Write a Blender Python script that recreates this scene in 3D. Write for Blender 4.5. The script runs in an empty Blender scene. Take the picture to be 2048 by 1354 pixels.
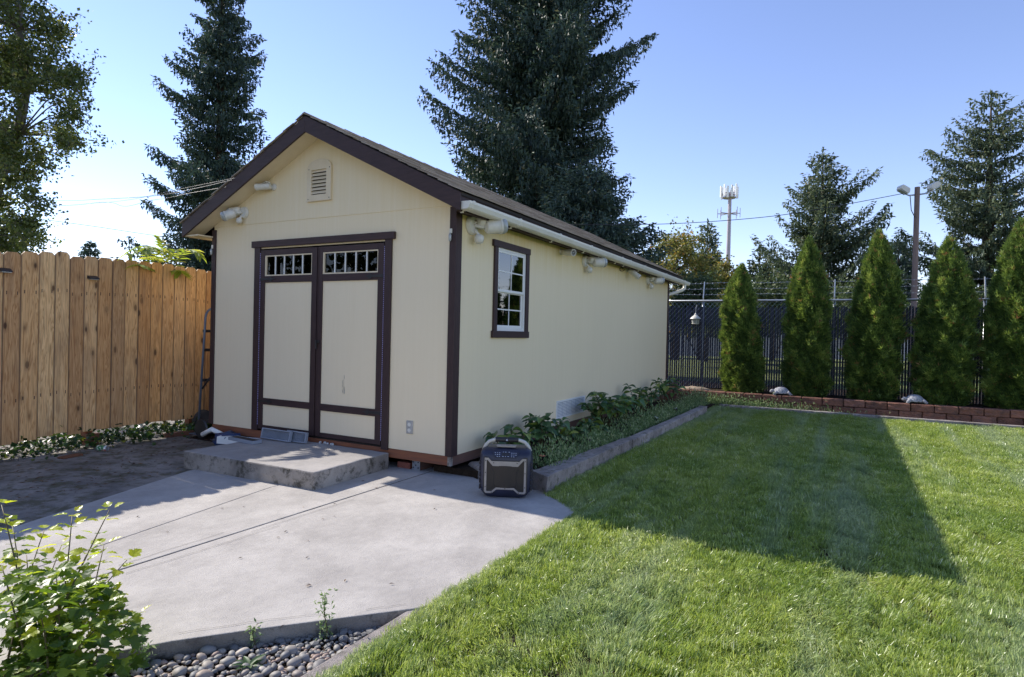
import bpy, math, random
import numpy as np
from mathutils import Matrix, Vector, Euler
random.seed(7); RNG = np.random.default_rng(7)
S = bpy.context.scene
COL = S.collection
rad = math.radians

# ------------------------------------------------------------------ camera
FOC = 1234.2216
YAW, PITCH, ROLL = -0.49442, -0.009093, 0.023056
CAM = np.array([6.9134, -4.9853, 1.4129])
def _basis():
    cy, sy, cp, sp = math.cos(YAW), math.sin(YAW), math.cos(PITCH), math.sin(PITCH)
    F = np.array([sy*cp, cy*cp, sp]); R = np.array([cy, -sy, 0.0]); U = np.cross(R, F)
    return R*math.cos(ROLL)+U*math.sin(ROLL), -R*math.sin(ROLL)+U*math.cos(ROLL), F
CR, CU, CF = _basis()
RH = np.array([math.cos(YAW), -math.sin(YAW), 0.0])       # horizontal right of the view
FH = np.array([math.sin(YAW), math.cos(YAW), 0.0])
cd = bpy.data.cameras.new('camera'); cam = bpy.data.objects.new('camera', cd); COL.objects.link(cam)
cd.sensor_width = 36.0; cd.lens = FOC/2048*36.0; cd.clip_start = 0.05; cd.clip_end = 2000
m = Matrix.Identity(4)
for i in range(3):
    m[i][0], m[i][1], m[i][2], m[i][3] = CR[i], CU[i], -CF[i], CAM[i]
cam.matrix_world = m
S.camera = cam

# ------------------------------------------------------------------ light
SUN = Vector((-1.396, 0.13, 1.0)).normalized()            # towards the sun
SUN_EL = math.asin(SUN.z); SUN_AZ = math.atan2(SUN.x, SUN.y)
w = bpy.data.worlds.new('World'); S.world = w; w.use_nodes = True
nt = w.node_tree; nt.nodes.clear()
sky = nt.nodes.new('ShaderNodeTexSky'); sky.sky_type = 'NISHITA'; sky.sun_disc = False
sky.sun_elevation = SUN_EL; sky.sun_rotation = SUN_AZ
sky.altitude = 50; sky.air_density = 1.0; sky.dust_density = 0.0; sky.ozone_density = 5.0
bg = nt.nodes.new('ShaderNodeBackground'); bg.inputs[1].default_value = 0.15
wo = nt.nodes.new('ShaderNodeOutputWorld')
tn = nt.nodes.new('ShaderNodeMix'); tn.data_type = 'RGBA'; tn.blend_type = 'MULTIPLY'; tn.inputs[0].default_value = 1.0; tn.inputs[7].default_value = (.88, .695, .70, 1)
hs = nt.nodes.new('ShaderNodeHueSaturation'); hs.inputs['Saturation'].default_value = 1.0; nt.links.new(sky.outputs[0], tn.inputs[6]); nt.links.new(tn.outputs[2], hs.inputs['Color'])
nt.links.new(hs.outputs[0], bg.inputs[0]); nt.links.new(bg.outputs[0], wo.inputs[0])
sl = bpy.data.lights.new('sun', 'SUN'); sl.energy = 3.0; sl.angle = rad(0.5); sl.color = (1.0, 0.94, 0.86)
so = bpy.data.objects.new('sun', sl); COL.objects.link(so)
so.rotation_euler = SUN.to_track_quat('Z', 'Y').to_euler(); so.location = (-8, 0, 12)
S.view_settings.view_transform = 'Standard'; S.view_settings.look = 'None'
S.view_settings.exposure = 1.23; S.view_settings.gamma = 1.0
S.render.engine = 'CYCLES'
S.cycles.max_bounces = 8; S.cycles.transparent_max_bounces = 16; S.cycles.use_denoising = True; S.cycles.denoiser = 'OPENIMAGEDENOISE'; S.cycles.denoising_prefilter = 'NONE'; S.cycles.use_adaptive_sampling = False

# ------------------------------------------------------------------ helpers
def at(u, v, ax, val):
    """the point of the real plane  ax = val  that the camera sees at u, v"""
    d = CF + CR*(u-1024)/FOC - CU*(v-677)/FOC
    i = 'xyz'.index(ax)
    return CAM + (val-CAM[i])/d[i]*d
def far(u, depth, z=0.0):
    d = CF + CR*(u-1024)/FOC; d = d/np.dot(d, FH)
    p = CAM + d*depth; return np.array([p[0], p[1], z])
def zat(v, u, depth):
    d = CF + CR*(u-1024)/FOC - CU*(v-677)/FOC; d = d/np.dot(d, FH)
    return float(CAM[2] + d[2]*depth)

class MB:
    def __init__(s): s.v = []; s.f = []
    def add(s, vs, fs):
        n = len(s.v); s.v += [tuple(map(float, a)) for a in vs]; s.f += [tuple(n+i for i in f) for f in fs]; return s
    def box(s, x0, x1, y0, y1, z0, z1):
        return s.add([(x0,y0,z0),(x1,y0,z0),(x1,y1,z0),(x0,y1,z0),(x0,y0,z1),(x1,y0,z1),(x1,y1,z1),(x0,y1,z1)],
              [(0,3,2,1),(4,5,6,7),(0,1,5,4),(1,2,6,5),(2,3,7,6),(3,0,4,7)])
    def prism(s, poly, ax, a, b):
        """poly of 2-D points in the plane normal to ax, from a to b"""
        n = len(poly); i = 'xyz'.index(ax)
        def P(p, t):
            q = [p[0], p[1]]; q.insert(i, t); return tuple(q)
        vs = [P(p, a) for p in poly]+[P(p, b) for p in poly]
        fs = [tuple(range(n)), tuple(range(2*n-1, n-1, -1))]+[(k, k+n, (k+1) % n+n, (k+1) % n) for k in range(n)]
        return s.add(vs, fs)
    def tube(s, pts, r, n=8, cap=True):
        pts = [Vector(p) for p in pts]; m0 = len(pts); rs = r if hasattr(r, '__len__') else [r]*m0
        vs = []; prev = None
        for i, p in enumerate(pts):
            t = (pts[min(i+1, m0-1)]-pts[max(i-1, 0)]).normalized()
            a = prev if prev is not None else (Vector((0, 0, 1)) if abs(t.z) < .9 else Vector((1, 0, 0)))
            a = (a-t*a.dot(t)).normalized(); prev = a; b = t.cross(a)
            for k in range(n):
                th = 2*math.pi*k/n; vs.append(p+(a*math.cos(th)+b*math.sin(th))*rs[i])
        fs = [(i*n+k, i*n+(k+1) % n, (i+1)*n+(k+1) % n, (i+1)*n+k) for i in range(m0-1) for k in range(n)]
        if cap: fs += [tuple(range(n-1, -1, -1)), tuple((m0-1)*n+k for k in range(n))]
        return s.add(vs, fs)
    def lathe(s, prof, c=(0,0,0), n=20, ax='z'):
        vs = []
        for r, z in prof:
            for k in range(n):
                t = 2*math.pi*k/n; q = (r*math.cos(t), r*math.sin(t), z)
                if ax == 'y': q = (q[0], q[2], q[1])
                if ax == 'x': q = (q[2], q[0], q[1])
                vs.append((q[0]+c[0], q[1]+c[1], q[2]+c[2]))
        fs = [(i*n+k, i*n+(k+1) % n, (i+1)*n+(k+1) % n, (i+1)*n+k) for i in range(len(prof)-1) for k in range(n)]
        fs += [tuple(range(n-1, -1, -1)), tuple((len(prof)-1)*n+k for k in range(n))]
        return s.add(vs, fs)
    def xf(s, M, start=0):
        for i in range(start, len(s.v)): s.v[i] = tuple(M @ Vector(s.v[i]))
        return s
    def mesh(s, name):
        me = bpy.data.meshes.new(name); me.from_pydata(s.v, [], s.f)
        import bmesh
        bm = bmesh.new(); bm.from_mesh(me); bmesh.ops.recalc_face_normals(bm, faces=bm.faces); bm.to_mesh(me); bm.free()
        return me

def props(o, label=None, cat=None, group=None, kind=None):
    if label: o['label'] = label
    if cat: o['category'] = cat
    if group: o['group'] = group
    if kind: o['kind'] = kind
    return o
def put(o, parent=None, local=False):
    COL.objects.link(o)
    if parent is not None:
        o.parent = parent
        if not local: o.matrix_parent_inverse = Matrix.Translation(parent.get('_b', (0,0,0))).inverted()
    return o
def obj(name, mb, mat, parent=None, local=False, smooth=False, bevel=0, label=None, kind=None, loc=None, rot=None, angle=None):
    me = mb if isinstance(mb, bpy.types.Mesh) else mb.mesh(name)
    if not me.materials: me.materials.append(mat)
    o = bpy.data.objects.new(name, me)
    if loc is not None: o.location = loc
    if rot is not None: o.rotation_euler = rot
    put(o, parent, local)
    if smooth:
        me.polygons.foreach_set('use_smooth', [True]*len(me.polygons))
        if angle: me.set_sharp_from_angle(angle=rad(angle))
    if bevel:
        b = o.modifiers.new('bevel', 'BEVEL'); b.width = bevel; b.segments = 2; b.limit_method = 'ANGLE'; b.angle_limit = rad(40)
    if label: o['label'] = label
    if kind: o['kind'] = kind
    return o
def thing(name, label, cat, loc=(0,0,0), rotz=0, group=None, kind=None):
    o = bpy.data.objects.new(name, None); COL.objects.link(o)
    o.location = loc; o.rotation_euler = (0, 0, rotz); o.empty_display_size = .1
    o['_b'] = tuple(float(a) for a in loc)
    return props(o, label, cat, group, kind)
def single(name, mb, mat, label, cat, group=None, kind=None, **k):
    return props(obj(name, mb, mat, **k), label, cat, group, kind)

def fast(name, V, k, tone=None, T=None):
    """V: (N,k,3) polygons of k corners each, unshared"""
    V = np.asarray(V, np.float32); n = len(V)
    me = bpy.data.meshes.new(name)
    me.vertices.add(n*k); me.vertices.foreach_set('co', V.reshape(-1))
    me.loops.add(n*k); me.loops.foreach_set('vertex_index', np.arange(n*k, dtype=np.int32))
    me.polygons.add(n); me.polygons.foreach_set('loop_start', np.arange(0, n*k, k, dtype=np.int32))
    if tone is not None:
        a = me.attributes.new('tone', 'FLOAT', 'FACE'); a.data.foreach_set('value', np.asarray(tone, np.float32))
    me.update(calc_edges=True)
    return me

# ------------------------------------------------------------------ materials
def C(c): return (c[0], c[1], c[2], 1)
class NT:
    def __init__(s, name):
        s.m = bpy.data.materials.new(name); s.m.use_nodes = True; s.t = s.m.node_tree; s.t.nodes.clear()
        s.out = s.n('ShaderNodeOutputMaterial'); s.b = s.n('ShaderNodeBsdfPrincipled'); s.l(s.b.outputs[0], s.out.inputs[0])
    def n(s, ty, **k):
        q = s.t.nodes.new(ty)
        for a, b in k.items(): setattr(q, a, b)
        return q
    def l(s, a, b): s.t.links.new(a, b)
    def set(s, sock, v):
        if isinstance(v, bpy.types.NodeSocket): s.l(v, sock)
        elif isinstance(v, (tuple, list)) and len(v) == 3 and sock.type == 'RGBA': sock.default_value = C(v)
        else: sock.default_value = v
    def coord(s, kind='Object', scale=(1,1,1), rand=False):
        if kind == 'World': src = s.n('ShaderNodeNewGeometry').outputs['Position']
        else: src = s.n('ShaderNodeTexCoord').outputs[kind]
        mp = s.n('ShaderNodeMapping'); mp.inputs['Scale'].default_value = scale; s.l(src, mp.inputs[0])
        if rand:
            oi = s.n('ShaderNodeObjectInfo'); v = s.n('ShaderNodeVectorMath', operation='SCALE')
            v.inputs[0].default_value = (37.3, 91.7, 53.1); s.l(oi.outputs['Random'], v.inputs['Scale'])
            s.l(v.outputs[0], mp.inputs['Location'])
        return mp.outputs[0]
    def noise(s, co, scale, detail=5, rough=.55, dist=0):
        q = s.n('ShaderNodeTexNoise'); s.l(co, q.inputs['Vector']); q.inputs['Scale'].default_value = scale
        q.inputs['Detail'].default_value = detail; q.inputs['Roughness'].default_value = rough; q.inputs['Distortion'].default_value = dist
        return q.outputs['Fac']
    def ramp(s, f, stops):
        q = s.n('ShaderNodeValToRGB'); s.l(f, q.inputs[0]); e = q.color_ramp.elements
        while len(e) < len(stops): e.new(.5)
        for i, (p, c) in enumerate(stops):
            e[i].position = p; e[i].color = C(c) if hasattr(c, '__len__') else (c, c, c, 1)
        return q.outputs[0]
    def mix(s, f, a, b, mode='MIX'):
        q = s.n('ShaderNodeMix', data_type='RGBA', blend_type=mode)
        s.set(q.inputs[0], f); s.set(q.inputs[6], a); s.set(q.inputs[7], b); return q.outputs[2]
    def math(s, op, a, b=0.0, clamp=False):
        q = s.n('ShaderNodeMath', operation=op, use_clamp=clamp); s.set(q.inputs[0], a); s.set(q.inputs[1], b); return q.outputs[0]
    def hsv(s, c, v=1.0, h=.5, sat=1.0):
        q = s.n('ShaderNodeHueSaturation'); s.set(q.inputs['Color'], c); s.set(q.inputs['Value'], v); s.set(q.inputs['Hue'], h); s.set(q.inputs['Saturation'], sat); return q.outputs[0]
    def rnd(s): return s.n('ShaderNodeObjectInfo').outputs['Random']
    def mr(s, f, a, b):
        q = s.n('ShaderNodeMapRange'); s.l(f, q.inputs[0]); q.inputs[3].default_value = a; q.inputs[4].default_value = b; return q.outputs[0]
    def bump(s, h, strength=.3, dist=.01):
        q = s.n('ShaderNodeBump'); s.l(h, q.inputs['Height']); q.inputs['Strength'].default_value = strength; q.inputs['Distance'].default_value = dist
        s.l(q.outputs[0], s.b.inputs['Normal'])
    def fin(s, col, rough=.6, spec=.4, metal=0):
        s.set(s.b.inputs['Base Color'], col); s.set(s.b.inputs['Roughness'], rough)
        s.b.inputs['Specular IOR Level'].default_value = spec; s.b.inputs['Metallic'].default_value = metal
        return s.m

def plain(name, col, col2=None, scale=12, rough=.55, spec=.4, metal=0, bump=.15, bscale=90, dist=.003, rand=0, stretch=(1,1,1)):
    s = NT(name); co = s.coord('Object', stretch, rand=rand > 0)
    n = s.noise(co, scale, 6, .6)
    c = s.mix(s.ramp(n, [(.3, 0.0), (.72, 1.0)]), col, col2 or tuple(a*.75 for a in col))
    if rand: c = s.hsv(c, s.mr(s.rnd(), 1-rand, 1+rand))
    if bump: s.bump(s.noise(co, bscale, 4, .6), bump, dist)
    return s.fin(c, rough, spec, metal)

def leafmat(name, stops, trans=.35, rough=.45, inst=False, objr=False, spec=.35, patch=None, stripe=None):
    s = NT(name)
    if objr: f = s.rnd()
    else:
        a = s.n('ShaderNodeAttribute', attribute_name='tone'); f = a.outputs['Fac']
    if inst:
        f = s.math('ADD', s.math('MULTIPLY', f, .6), s.math('MULTIPLY', s.rnd(), .4))
    c = s.ramp(f, stops)
    if patch:
        n = s.noise(s.coord('World'), patch[0], 3, .5)
        c = s.mix(s.ramp(n, [(.35, 0.0), (.68, 1.0)]), c, s.mix(1.0, c, patch[1], 'MULTIPLY'))
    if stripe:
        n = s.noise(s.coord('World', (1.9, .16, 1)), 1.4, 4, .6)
        c = s.mix(s.ramp(n, [(.48, 0.0), (.64, .38)]), c, stripe)  # pale sky sheen on flattened mown bands, put into the blade colour
    s.fin(c, rough, spec)
    if trans:
        tr = s.n('ShaderNodeBsdfTranslucent'); s.l(s.hsv(c, 1.35, .485, 1.1), tr.inputs[0])
        mx = s.n('ShaderNodeMixShader'); mx.inputs[0].default_value = trans
        s.l(s.b.outputs[0], mx.inputs[1]); s.l(tr.outputs[0], mx.inputs[2]); s.l(mx.outputs[0], s.out.inputs[0])
    return s.m

def siding_mat(name, base, dirt, eave_tint=.55):
    s = NT(name); co = s.coord('World'); g = s.coord('World', (30, 30, 1.6)); g2 = s.coord('World', (16, 16, .5))
    n = s.noise(g, 4, 8, .7); n2 = s.noise(g2, 1.6, 5, .6); n3 = s.noise(co, .9, 4, .5)
    c = s.mix(s.ramp(n2, [(.35, 0.0), (.8, .30)]), base, dirt)
    c = s.mix(s.ramp(n3, [(.4, 0.0), (.7, .35)]), c, tuple(a*.93 for a in base))
    c = s.mix(s.ramp(n, [(.5, 0.0), (.8, .14)]), c, tuple(a*.72 for a in base))
    sep = s.n('ShaderNodeSeparateXYZ'); s.l(co, sep.inputs[0])
    # yellow streaks below the eaves: weaker blue skylight painted into the siding colour
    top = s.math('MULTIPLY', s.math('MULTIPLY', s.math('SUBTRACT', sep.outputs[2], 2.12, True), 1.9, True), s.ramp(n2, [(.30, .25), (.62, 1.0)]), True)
    c = s.mix(s.math('MULTIPLY', top, eave_tint), c, (base[0]*.84, base[1]*.76, base[2]*.34))
    s.bump(s.math('ADD', n, s.math('MULTIPLY', s.noise(co, 260, 2, .5), .15)), .30, .003)
    return s.fin(c, .6, .3)

def cedar_mat(name):
    s = NT(name); co = s.coord('Object', (1, 1, 1), rand=True)
    g = s.n('ShaderNodeMapping'); g.inputs['Scale'].default_value = (8, 9, .55); s.l(co, g.inputs[0])
    grain = s.noise(g.outputs[0], 2.2, 3, .55, .6)
    rings = s.math('FRACT', s.math('MULTIPLY', grain, 9.0))
    g2 = s.n('ShaderNodeMapping'); g2.inputs['Scale'].default_value = (60, 60, 2.2); s.l(co, g2.inputs[0])
    fine = s.noise(g2.outputs[0], 3, 6, .65)
    c = s.ramp(rings, [(0, (.74, .48, .25)), (.5, (.86, .60, .34)), (.84, (.52, .29, .13)), (1, (.70, .45, .23))])
    tint = s.ramp(s.rnd(), [(0, (.56, .47, .40)), (.2, (1.12, 1.06, .92)), (.4, (.78, .60, .42)), (.6, (1.18, 1.14, .98)), (.8, (.72, .62, .52)), (1, (1.05, .86, .60))])
    c = s.mix(1.0, c, tint, 'MULTIPLY')
    c = s.mix(s.ramp(fine, [(.42, 0.0), (.72, .6)]), c, (.34, .17, .08))
    # knots
    g3 = s.n('ShaderNodeMapping'); g3.inputs['Scale'].default_value = (3.0, 7.5, 3.2); s.l(co, g3.inputs[0])
    vo = s.n('ShaderNodeTexVoronoi'); s.l(g3.outputs[0], vo.inputs['Vector']); vo.inputs['Scale'].default_value = 1.0
    sc = s.n('ShaderNodeSeparateColor'); s.l(vo.outputs['Color'], sc.inputs[0])
    has = s.math('MULTIPLY', s.math('GREATER_THAN', sc.outputs[0], .42), s.mr(sc.outputs[1], .5, 1.0))
    kn = s.math('MULTIPLY', s.ramp(vo.outputs['Distance'], [(.0, 1.0), (.10, .95), (.15, .35), (.30, 0.0)]), has)
    c = s.mix(kn, c, (.075, .032, .016))
    # weather stains
    st = s.noise(s.coord('Object', (5, 5, .9), rand=True), 1.4, 4, .6)
    c = s.mix(s.ramp(st, [(.50, 0.0), (.72, .5)]), c, (.22, .14, .09))
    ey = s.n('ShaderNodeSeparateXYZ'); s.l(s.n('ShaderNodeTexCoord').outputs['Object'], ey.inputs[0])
    ed = s.ramp(s.math('MULTIPLY', s.math('ABSOLUTE', ey.outputs[1]), 10.0), [(.66, 0.0), (.76, .75)])  # board edges darkened: painted shade of the gaps between boards
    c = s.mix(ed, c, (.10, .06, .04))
    # nail rows with black bleed
    sp = s.n('ShaderNodeSeparateXYZ'); s.l(s.n('ShaderNodeTexCoord').outputs['Object'], sp.inputs[0])
    nail = None
    for zz in (.46, 1.60):
        dz = s.math('ABSOLUTE', s.math('SUBTRACT', sp.outputs[2], zz)); a = s.math('LESS_THAN', s.math('ABSOLUTE', s.math('SUBTRACT', dz, .006)), .012)
        dy = s.math('ABSOLUTE', s.math('SUBTRACT', s.math('ABSOLUTE', sp.outputs[1]), .048)); b = s.math('LESS_THAN', dy, .0045)
        q = s.math('MULTIPLY', a, b); nail = q if nail is None else s.math('MAXIMUM', nail, q)
    c = s.mix(s.math('MULTIPLY', nail, .85), c, (.02, .018, .02))
    s.bump(s.math('ADD', fine, s.math('MULTIPLY', rings, .3)), .4, .003)
    return s.fin(c, .62, .25)

def concrete_mat(name, base, dark, spec=.25, blot=.5, moss=None, worn=(1,1,1), bump=.35, coord='World'):
    s = NT(name); co = s.coord(coord); cs = s.coord(coord, worn)
    n1 = s.noise(cs, 1.3, 8, .62, .3); n2 = s.noise(co, 14, 6, .7); n3 = s.noise(co, 170, 3, .7); n4 = s.noise(cs, 4.5, 5, .6)
    c = s.mix(s.ramp(n1, [(.36, 0.0), (.68, blot)]), base, dark)
    c = s.mix(s.ramp(n4, [(.5, 0.0), (.75, blot*.5)]), c, tuple(min(1, a*1.12) for a in base))
    c = s.mix(s.ramp(n2, [(.45, 0.0), (.8, .3)]), c, tuple(a*.75 for a in dark))
    c = s.mix(s.ramp(n3, [(.60, 0.0), (.72, .5)]), c, tuple(a*.45 for a in dark))
    c = s.mix(s.ramp(s.noise(co, 210, 2, .5), [(.66, 0.0), (.74, .5)]), c, tuple(min(1, a*1.35) for a in base))
    if moss: c = s.mix(s.ramp(s.noise(co, moss[0], 8, .75), [(moss[1], 0.0), (moss[1]+.12, moss[3])]), c, moss[2])
    s.bump(s.math('ADD', n3, s.math('MULTIPLY', n2, 1.5)), bump, .004)
    return s.fin(c, .85, spec)

def glass_mat(name, tint=.5, ior=2.0):
    s = NT(name); g = s.n('ShaderNodeBsdfGlossy'); g.inputs['Roughness'].default_value = .01
    t = s.n('ShaderNodeBsdfTransparent'); t.inputs[0].default_value = (tint, tint, tint, 1)
    f = s.n('ShaderNodeFresnel'); f.inputs[0].default_value = ior; mx = s.n('ShaderNodeMixShader')
    s.bump(s.noise(s.coord('World'), 3, 2, .5), .02, .01)
    s.l(s.b.inputs['Normal'].links[0].from_socket, g.inputs['Normal'])
    s.l(f.outputs[0], mx.inputs[0]); s.l(t.outputs[0], mx.inputs[1]); s.l(g.outputs[0], mx.inputs[2]); s.l(mx.outputs[0], s.out.inputs[0])
    return s.m

M = {}
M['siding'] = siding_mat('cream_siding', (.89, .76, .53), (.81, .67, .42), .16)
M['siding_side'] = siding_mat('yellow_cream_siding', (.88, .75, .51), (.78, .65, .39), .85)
M['trim'] = plain('brown_trim', (.062, .036, .034), (.040, .024, .024), 9, .55, .3, bump=.5, bscale=12, dist=.003, stretch=(9, 9, 1.2))
M['trimh'] = plain('brown_trim_horizontal', (.066, .038, .036), (.042, .025, .025), 5, .55, .3, bump=.6, bscale=10, dist=.003, stretch=(1.2, 9, 9))
M['cream'] = plain('cream_paint', (.80, .68, .48), (.72, .60, .40), 5, .5, .3, bump=.1)
M['white'] = plain('white_vinyl', (.84, .84, .80), (.76, .76, .71), 5, .35, .5, bump=.05)
M['gutter'] = plain('off_white_gutter', (.82, .80, .72), (.72, .69, .58), 3, .35, .5, bump=.08)
M['fixture'] = plain('weathered_white_plastic', (.76, .74, .66), (.60, .58, .50), 14, .4, .5, bump=.1)
M['lens'] = plain('dusty_lens', (.45, .47, .45), (.3, .32, .3), 20, .15, .8, bump=.02)
M['black'] = plain('black_metal', (.015, .015, .018), (.03, .028, .028), 20, .45, .5, bump=.1)
M['glass'] = glass_mat('door_glass', .25, 1.45)
M['glass_win'] = glass_mat('window_glass', .30, 2.9)
M['vent_grey'] = plain('grey_vent_plastic', (.30, .34, .40), (.24, .27, .32), 6, .5, .4, bump=.1)
M['led'] = plain('lavender_rope_light', (.42, .38, .62), (.3, .25, .5), 30, .4)
M['inside'] = plain('dark_interior', (.05, .04, .035), (.02, .018, .018), 3, .8)
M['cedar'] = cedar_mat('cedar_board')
M['post'] = plain('red_brown_lumber', (.24, .105, .055), (.15, .07, .045), 3, .7, .2, bump=.5, bscale=20, stretch=(8, 8, 1), dist=.004)
M['skid'] = plain('treated_lumber_orange', (.33, .125, .06), (.19, .085, .055), 3.5, .7, .2, bump=.5, bscale=14, stretch=(1, 8, 8), dist=.004)
M['skid_side'] = plain('treated_lumber_weathered', (.20, .105, .075), (.12, .085, .075), 3.5, .75, .2, bump=.5, bscale=14, stretch=(8, 1, 8), dist=.004)
M['patio'] = concrete_mat('patio_concrete', (.50, .465, .42), (.30, .275, .25), blot=.7, worn=(1.5, 1.2, 1), bump=.8)
M['old'] = concrete_mat('old_mossy_concrete', (.33, .30, .265), (.10, .09, .078), blot=1.0, moss=(5, .47, (.085, .08, .04), .8), bump=.9)
M['step'] = concrete_mat('step_concrete', (.42, .39, .36), (.26, .245, .23), blot=.9, moss=(9, .60, (.10, .09, .07), .6))
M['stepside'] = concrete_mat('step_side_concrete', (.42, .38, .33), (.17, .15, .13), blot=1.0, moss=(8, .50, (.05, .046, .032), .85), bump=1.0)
M['curb'] = concrete_mat('curb_concrete', (.42, .375, .345), (.20, .17, .155), blot=1.0, moss=(13, .50, (.12, .11, .08), .8), bump=1.8)
M['soil'] = plain('soil', (.055, .038, .026), (.025, .018, .012), 18, .95, .1, bump=1.0, bscale=60, dist=.02)
M['dryground'] = plain('dry_grass_ground', (.18, .20, .08), (.11, .135, .05), 1.5, .95, .1, bump=.6, bscale=20, dist=.03)
M['galv'] = plain('galvanised_steel', (.50, .52, .54), (.36, .38, .40), 20, .35, .5, .7, bump=.05)
M['slat'] = plain('navy_privacy_slat', (.035, .045, .085), (.020, .026, .050), 6, .45, .4, bump=.1, rand=.3)
M['bark'] = plain('grey_brown_bark', (.11, .085, .07), (.05, .038, .03), 4, .9, .1, bump=1.0, bscale=10, dist=.03, stretch=(4, 4, .7))
M['palebark'] = plain('pale_bark', (.22, .20, .17), (.10, .09, .075), 3, .85, .15, bump=.7, bscale=9, dist=.02, stretch=(3, 3, 1))
M['stem'] = plain('green_brown_stem', (.14, .12, .05), (.09, .06, .03), 20, .6, .3, bump=.1)
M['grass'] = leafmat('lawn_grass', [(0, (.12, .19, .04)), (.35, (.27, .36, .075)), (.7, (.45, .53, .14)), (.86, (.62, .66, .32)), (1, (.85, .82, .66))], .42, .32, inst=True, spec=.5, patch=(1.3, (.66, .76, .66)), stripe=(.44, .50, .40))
M['spruce'] = leafmat('spruce_needles', [(0, (.020, .042, .038)), (.5, (.052, .090, .070)), (.85, (.11, .155, .09)), (1, (.19, .18, .10))], .12, .55)
M['spruce_olive'] = leafmat('olive_conifer_needles', [(0, (.036, .060, .040)), (.5, (.085, .12, .066)), (.85, (.15, .185, .085)), (1, (.23, .20, .11))], .2, .55)  # paler, more olive needle tone than the other spruces
M['arbor'] = leafmat('arborvitae_sprays', [(0, (.03, .062, .022)), (.45, (.085, .145, .038)), (.8, (.21, .30, .065)), (.97, (.34, .41, .11)), (1, (.34, .20, .09))], .32, .5)
M['poplar'] = leafmat('poplar_leaves', [(0, (.045, .072, .02)), (.5, (.10, .135, .035)), (.85, (.19, .21, .06)), (1, (.28, .24, .08))], .42, .35, spec=.5)
M['autumn'] = leafmat('autumn_leaves', [(0, (.07, .10, .03)), (.4, (.16, .18, .05)), (.75, (.28, .23, .06)), (1, (.36, .20, .06))], .4, .5)
M['hedge'] = leafmat('pale_bush_leaves', [(0, (.04, .07, .025)), (.6, (.09, .13, .05)), (1, (.16, .18, .08))], .3, .5)
M['ninebark'] = leafmat('ninebark_leaves', [(0, (.05, .11, .02)), (.45, (.15, .25, .035)), (.75, (.32, .42, .05)), (1, (.48, .55, .08))], .58, .35, objr=True, spec=.5)
M['ninebark_tip'] = leafmat('ninebark_young_leaves', [(0, (.30, .40, .04)), (.6, (.42, .50, .05)), (1, (.52, .54, .08))], .55, .35, objr=True, spec=.5)
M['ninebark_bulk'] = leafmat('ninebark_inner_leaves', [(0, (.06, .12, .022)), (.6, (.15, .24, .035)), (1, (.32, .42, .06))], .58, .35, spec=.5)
M['hydrangea'] = leafmat('hydrangea_leaves', [(0, (.05, .11, .05)), (.6, (.095, .19, .07)), (.9, (.18, .28, .06)), (1, (.32, .38, .09))], .3, .32, objr=True, spec=.5)
M['weed'] = leafmat('pale_weeds', [(0, (.09, .16, .06)), (.6, (.20, .30, .12)), (1, (.42, .48, .28))], .35, .5)
M['ivy'] = leafmat('ivy_leaves', [(0, (.012, .035, .010)), (.6, (.03, .07, .018)), (.92, (.07, .12, .02)), (1, (.22, .24, .04))], .3, .35, spec=.5)
M['frond'] = leafmat('sumac_leaflets', [(0, (.22, .32, .05)), (.6, (.36, .46, .08)), (1, (.52, .52, .12))], .5, .35, objr=True)
M['pebble'] = None

def pebble_mat():
    s = NT('river_pebble'); c = s.ramp(s.rnd(), [(0, (.12, .12, .12)), (.25, (.26, .25, .23)), (.45, (.38, .33, .27)), (.6, (.19, .19, .19)), (.78, (.40, .31, .24)), (.9, (.30, .20, .16)), (1, (.55, .50, .42))])
    co = s.coord('Object', rand=True)
    c = s.mix(s.ramp(s.noise(co, 30, 5, .6), [(.4, 0.0), (.7, .4)]), c, (.10, .095, .09))
    s.bump(s.noise(co, 90, 3, .5), .15, .002); return s.fin(c, .6, .35)
M['pebble'] = pebble_mat()
def block_mat():
    s = NT('red_brown_block'); co = s.coord('Object', rand=True)
    c = s.mix(s.ramp(s.noise(co, 9, 5, .6), [(.35, 0.0), (.7, 1.0)]), (.27, .125, .085), (.13, .075, .06))
    c = s.hsv(c, s.mr(s.rnd(), .75, 1.25))
    n = s.noise(co, 32, 6, .7)
    c = s.mix(s.ramp(s.noise(co, 120, 2, .5), [(.62, 0.0), (.7, .6)]), c, (.38, .27, .22))
    s.bump(n, 1.0, .02); return s.fin(c, .9, .15)
M['block'] = block_mat()
def shingle_mat(name, attr):
    s = NT(name); f = s.n('ShaderNodeAttribute', attribute_name='tone').outputs['Fac'] if attr else s.rnd()
    c = s.ramp(f, [(0, (.24, .185, .14)), (.3, (.38, .31, .24)), (.6, (.50, .42, .34)), (.8, (.30, .25, .20)), (1, (.60, .51, .42))])
    co = s.coord('World'); c = s.mix(s.ramp(s.noise(co, 240, 3, .7), [(.45, 0.0), (.65, .5)]), c, (.12, .10, .075))
    c = s.mix(s.ramp(s.noise(co, 2.5, 6, .7), [(.58, 0.0), (.72, .35)]), c, (.14, .14, .075))
    s.bump(s.noise(co, 300, 2, .6), .5, .003); return s.fin(c, .9, .15)
M['shingle'] = shingle_mat('asphalt_shingle', False); M['shingle_far'] = shingle_mat('asphalt_shingle_far', True)

# ================================================================== GROUND
g = MB(); g.add([(-400,-400,-.16),(400,-400,-.16),(400,400,-.16),(-400,400,-.16)], [(0,1,2,3)])
props(obj('ground', g, M['dryground']), 'dry grass ground running out beyond the fences', None, None, 'structure')
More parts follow.
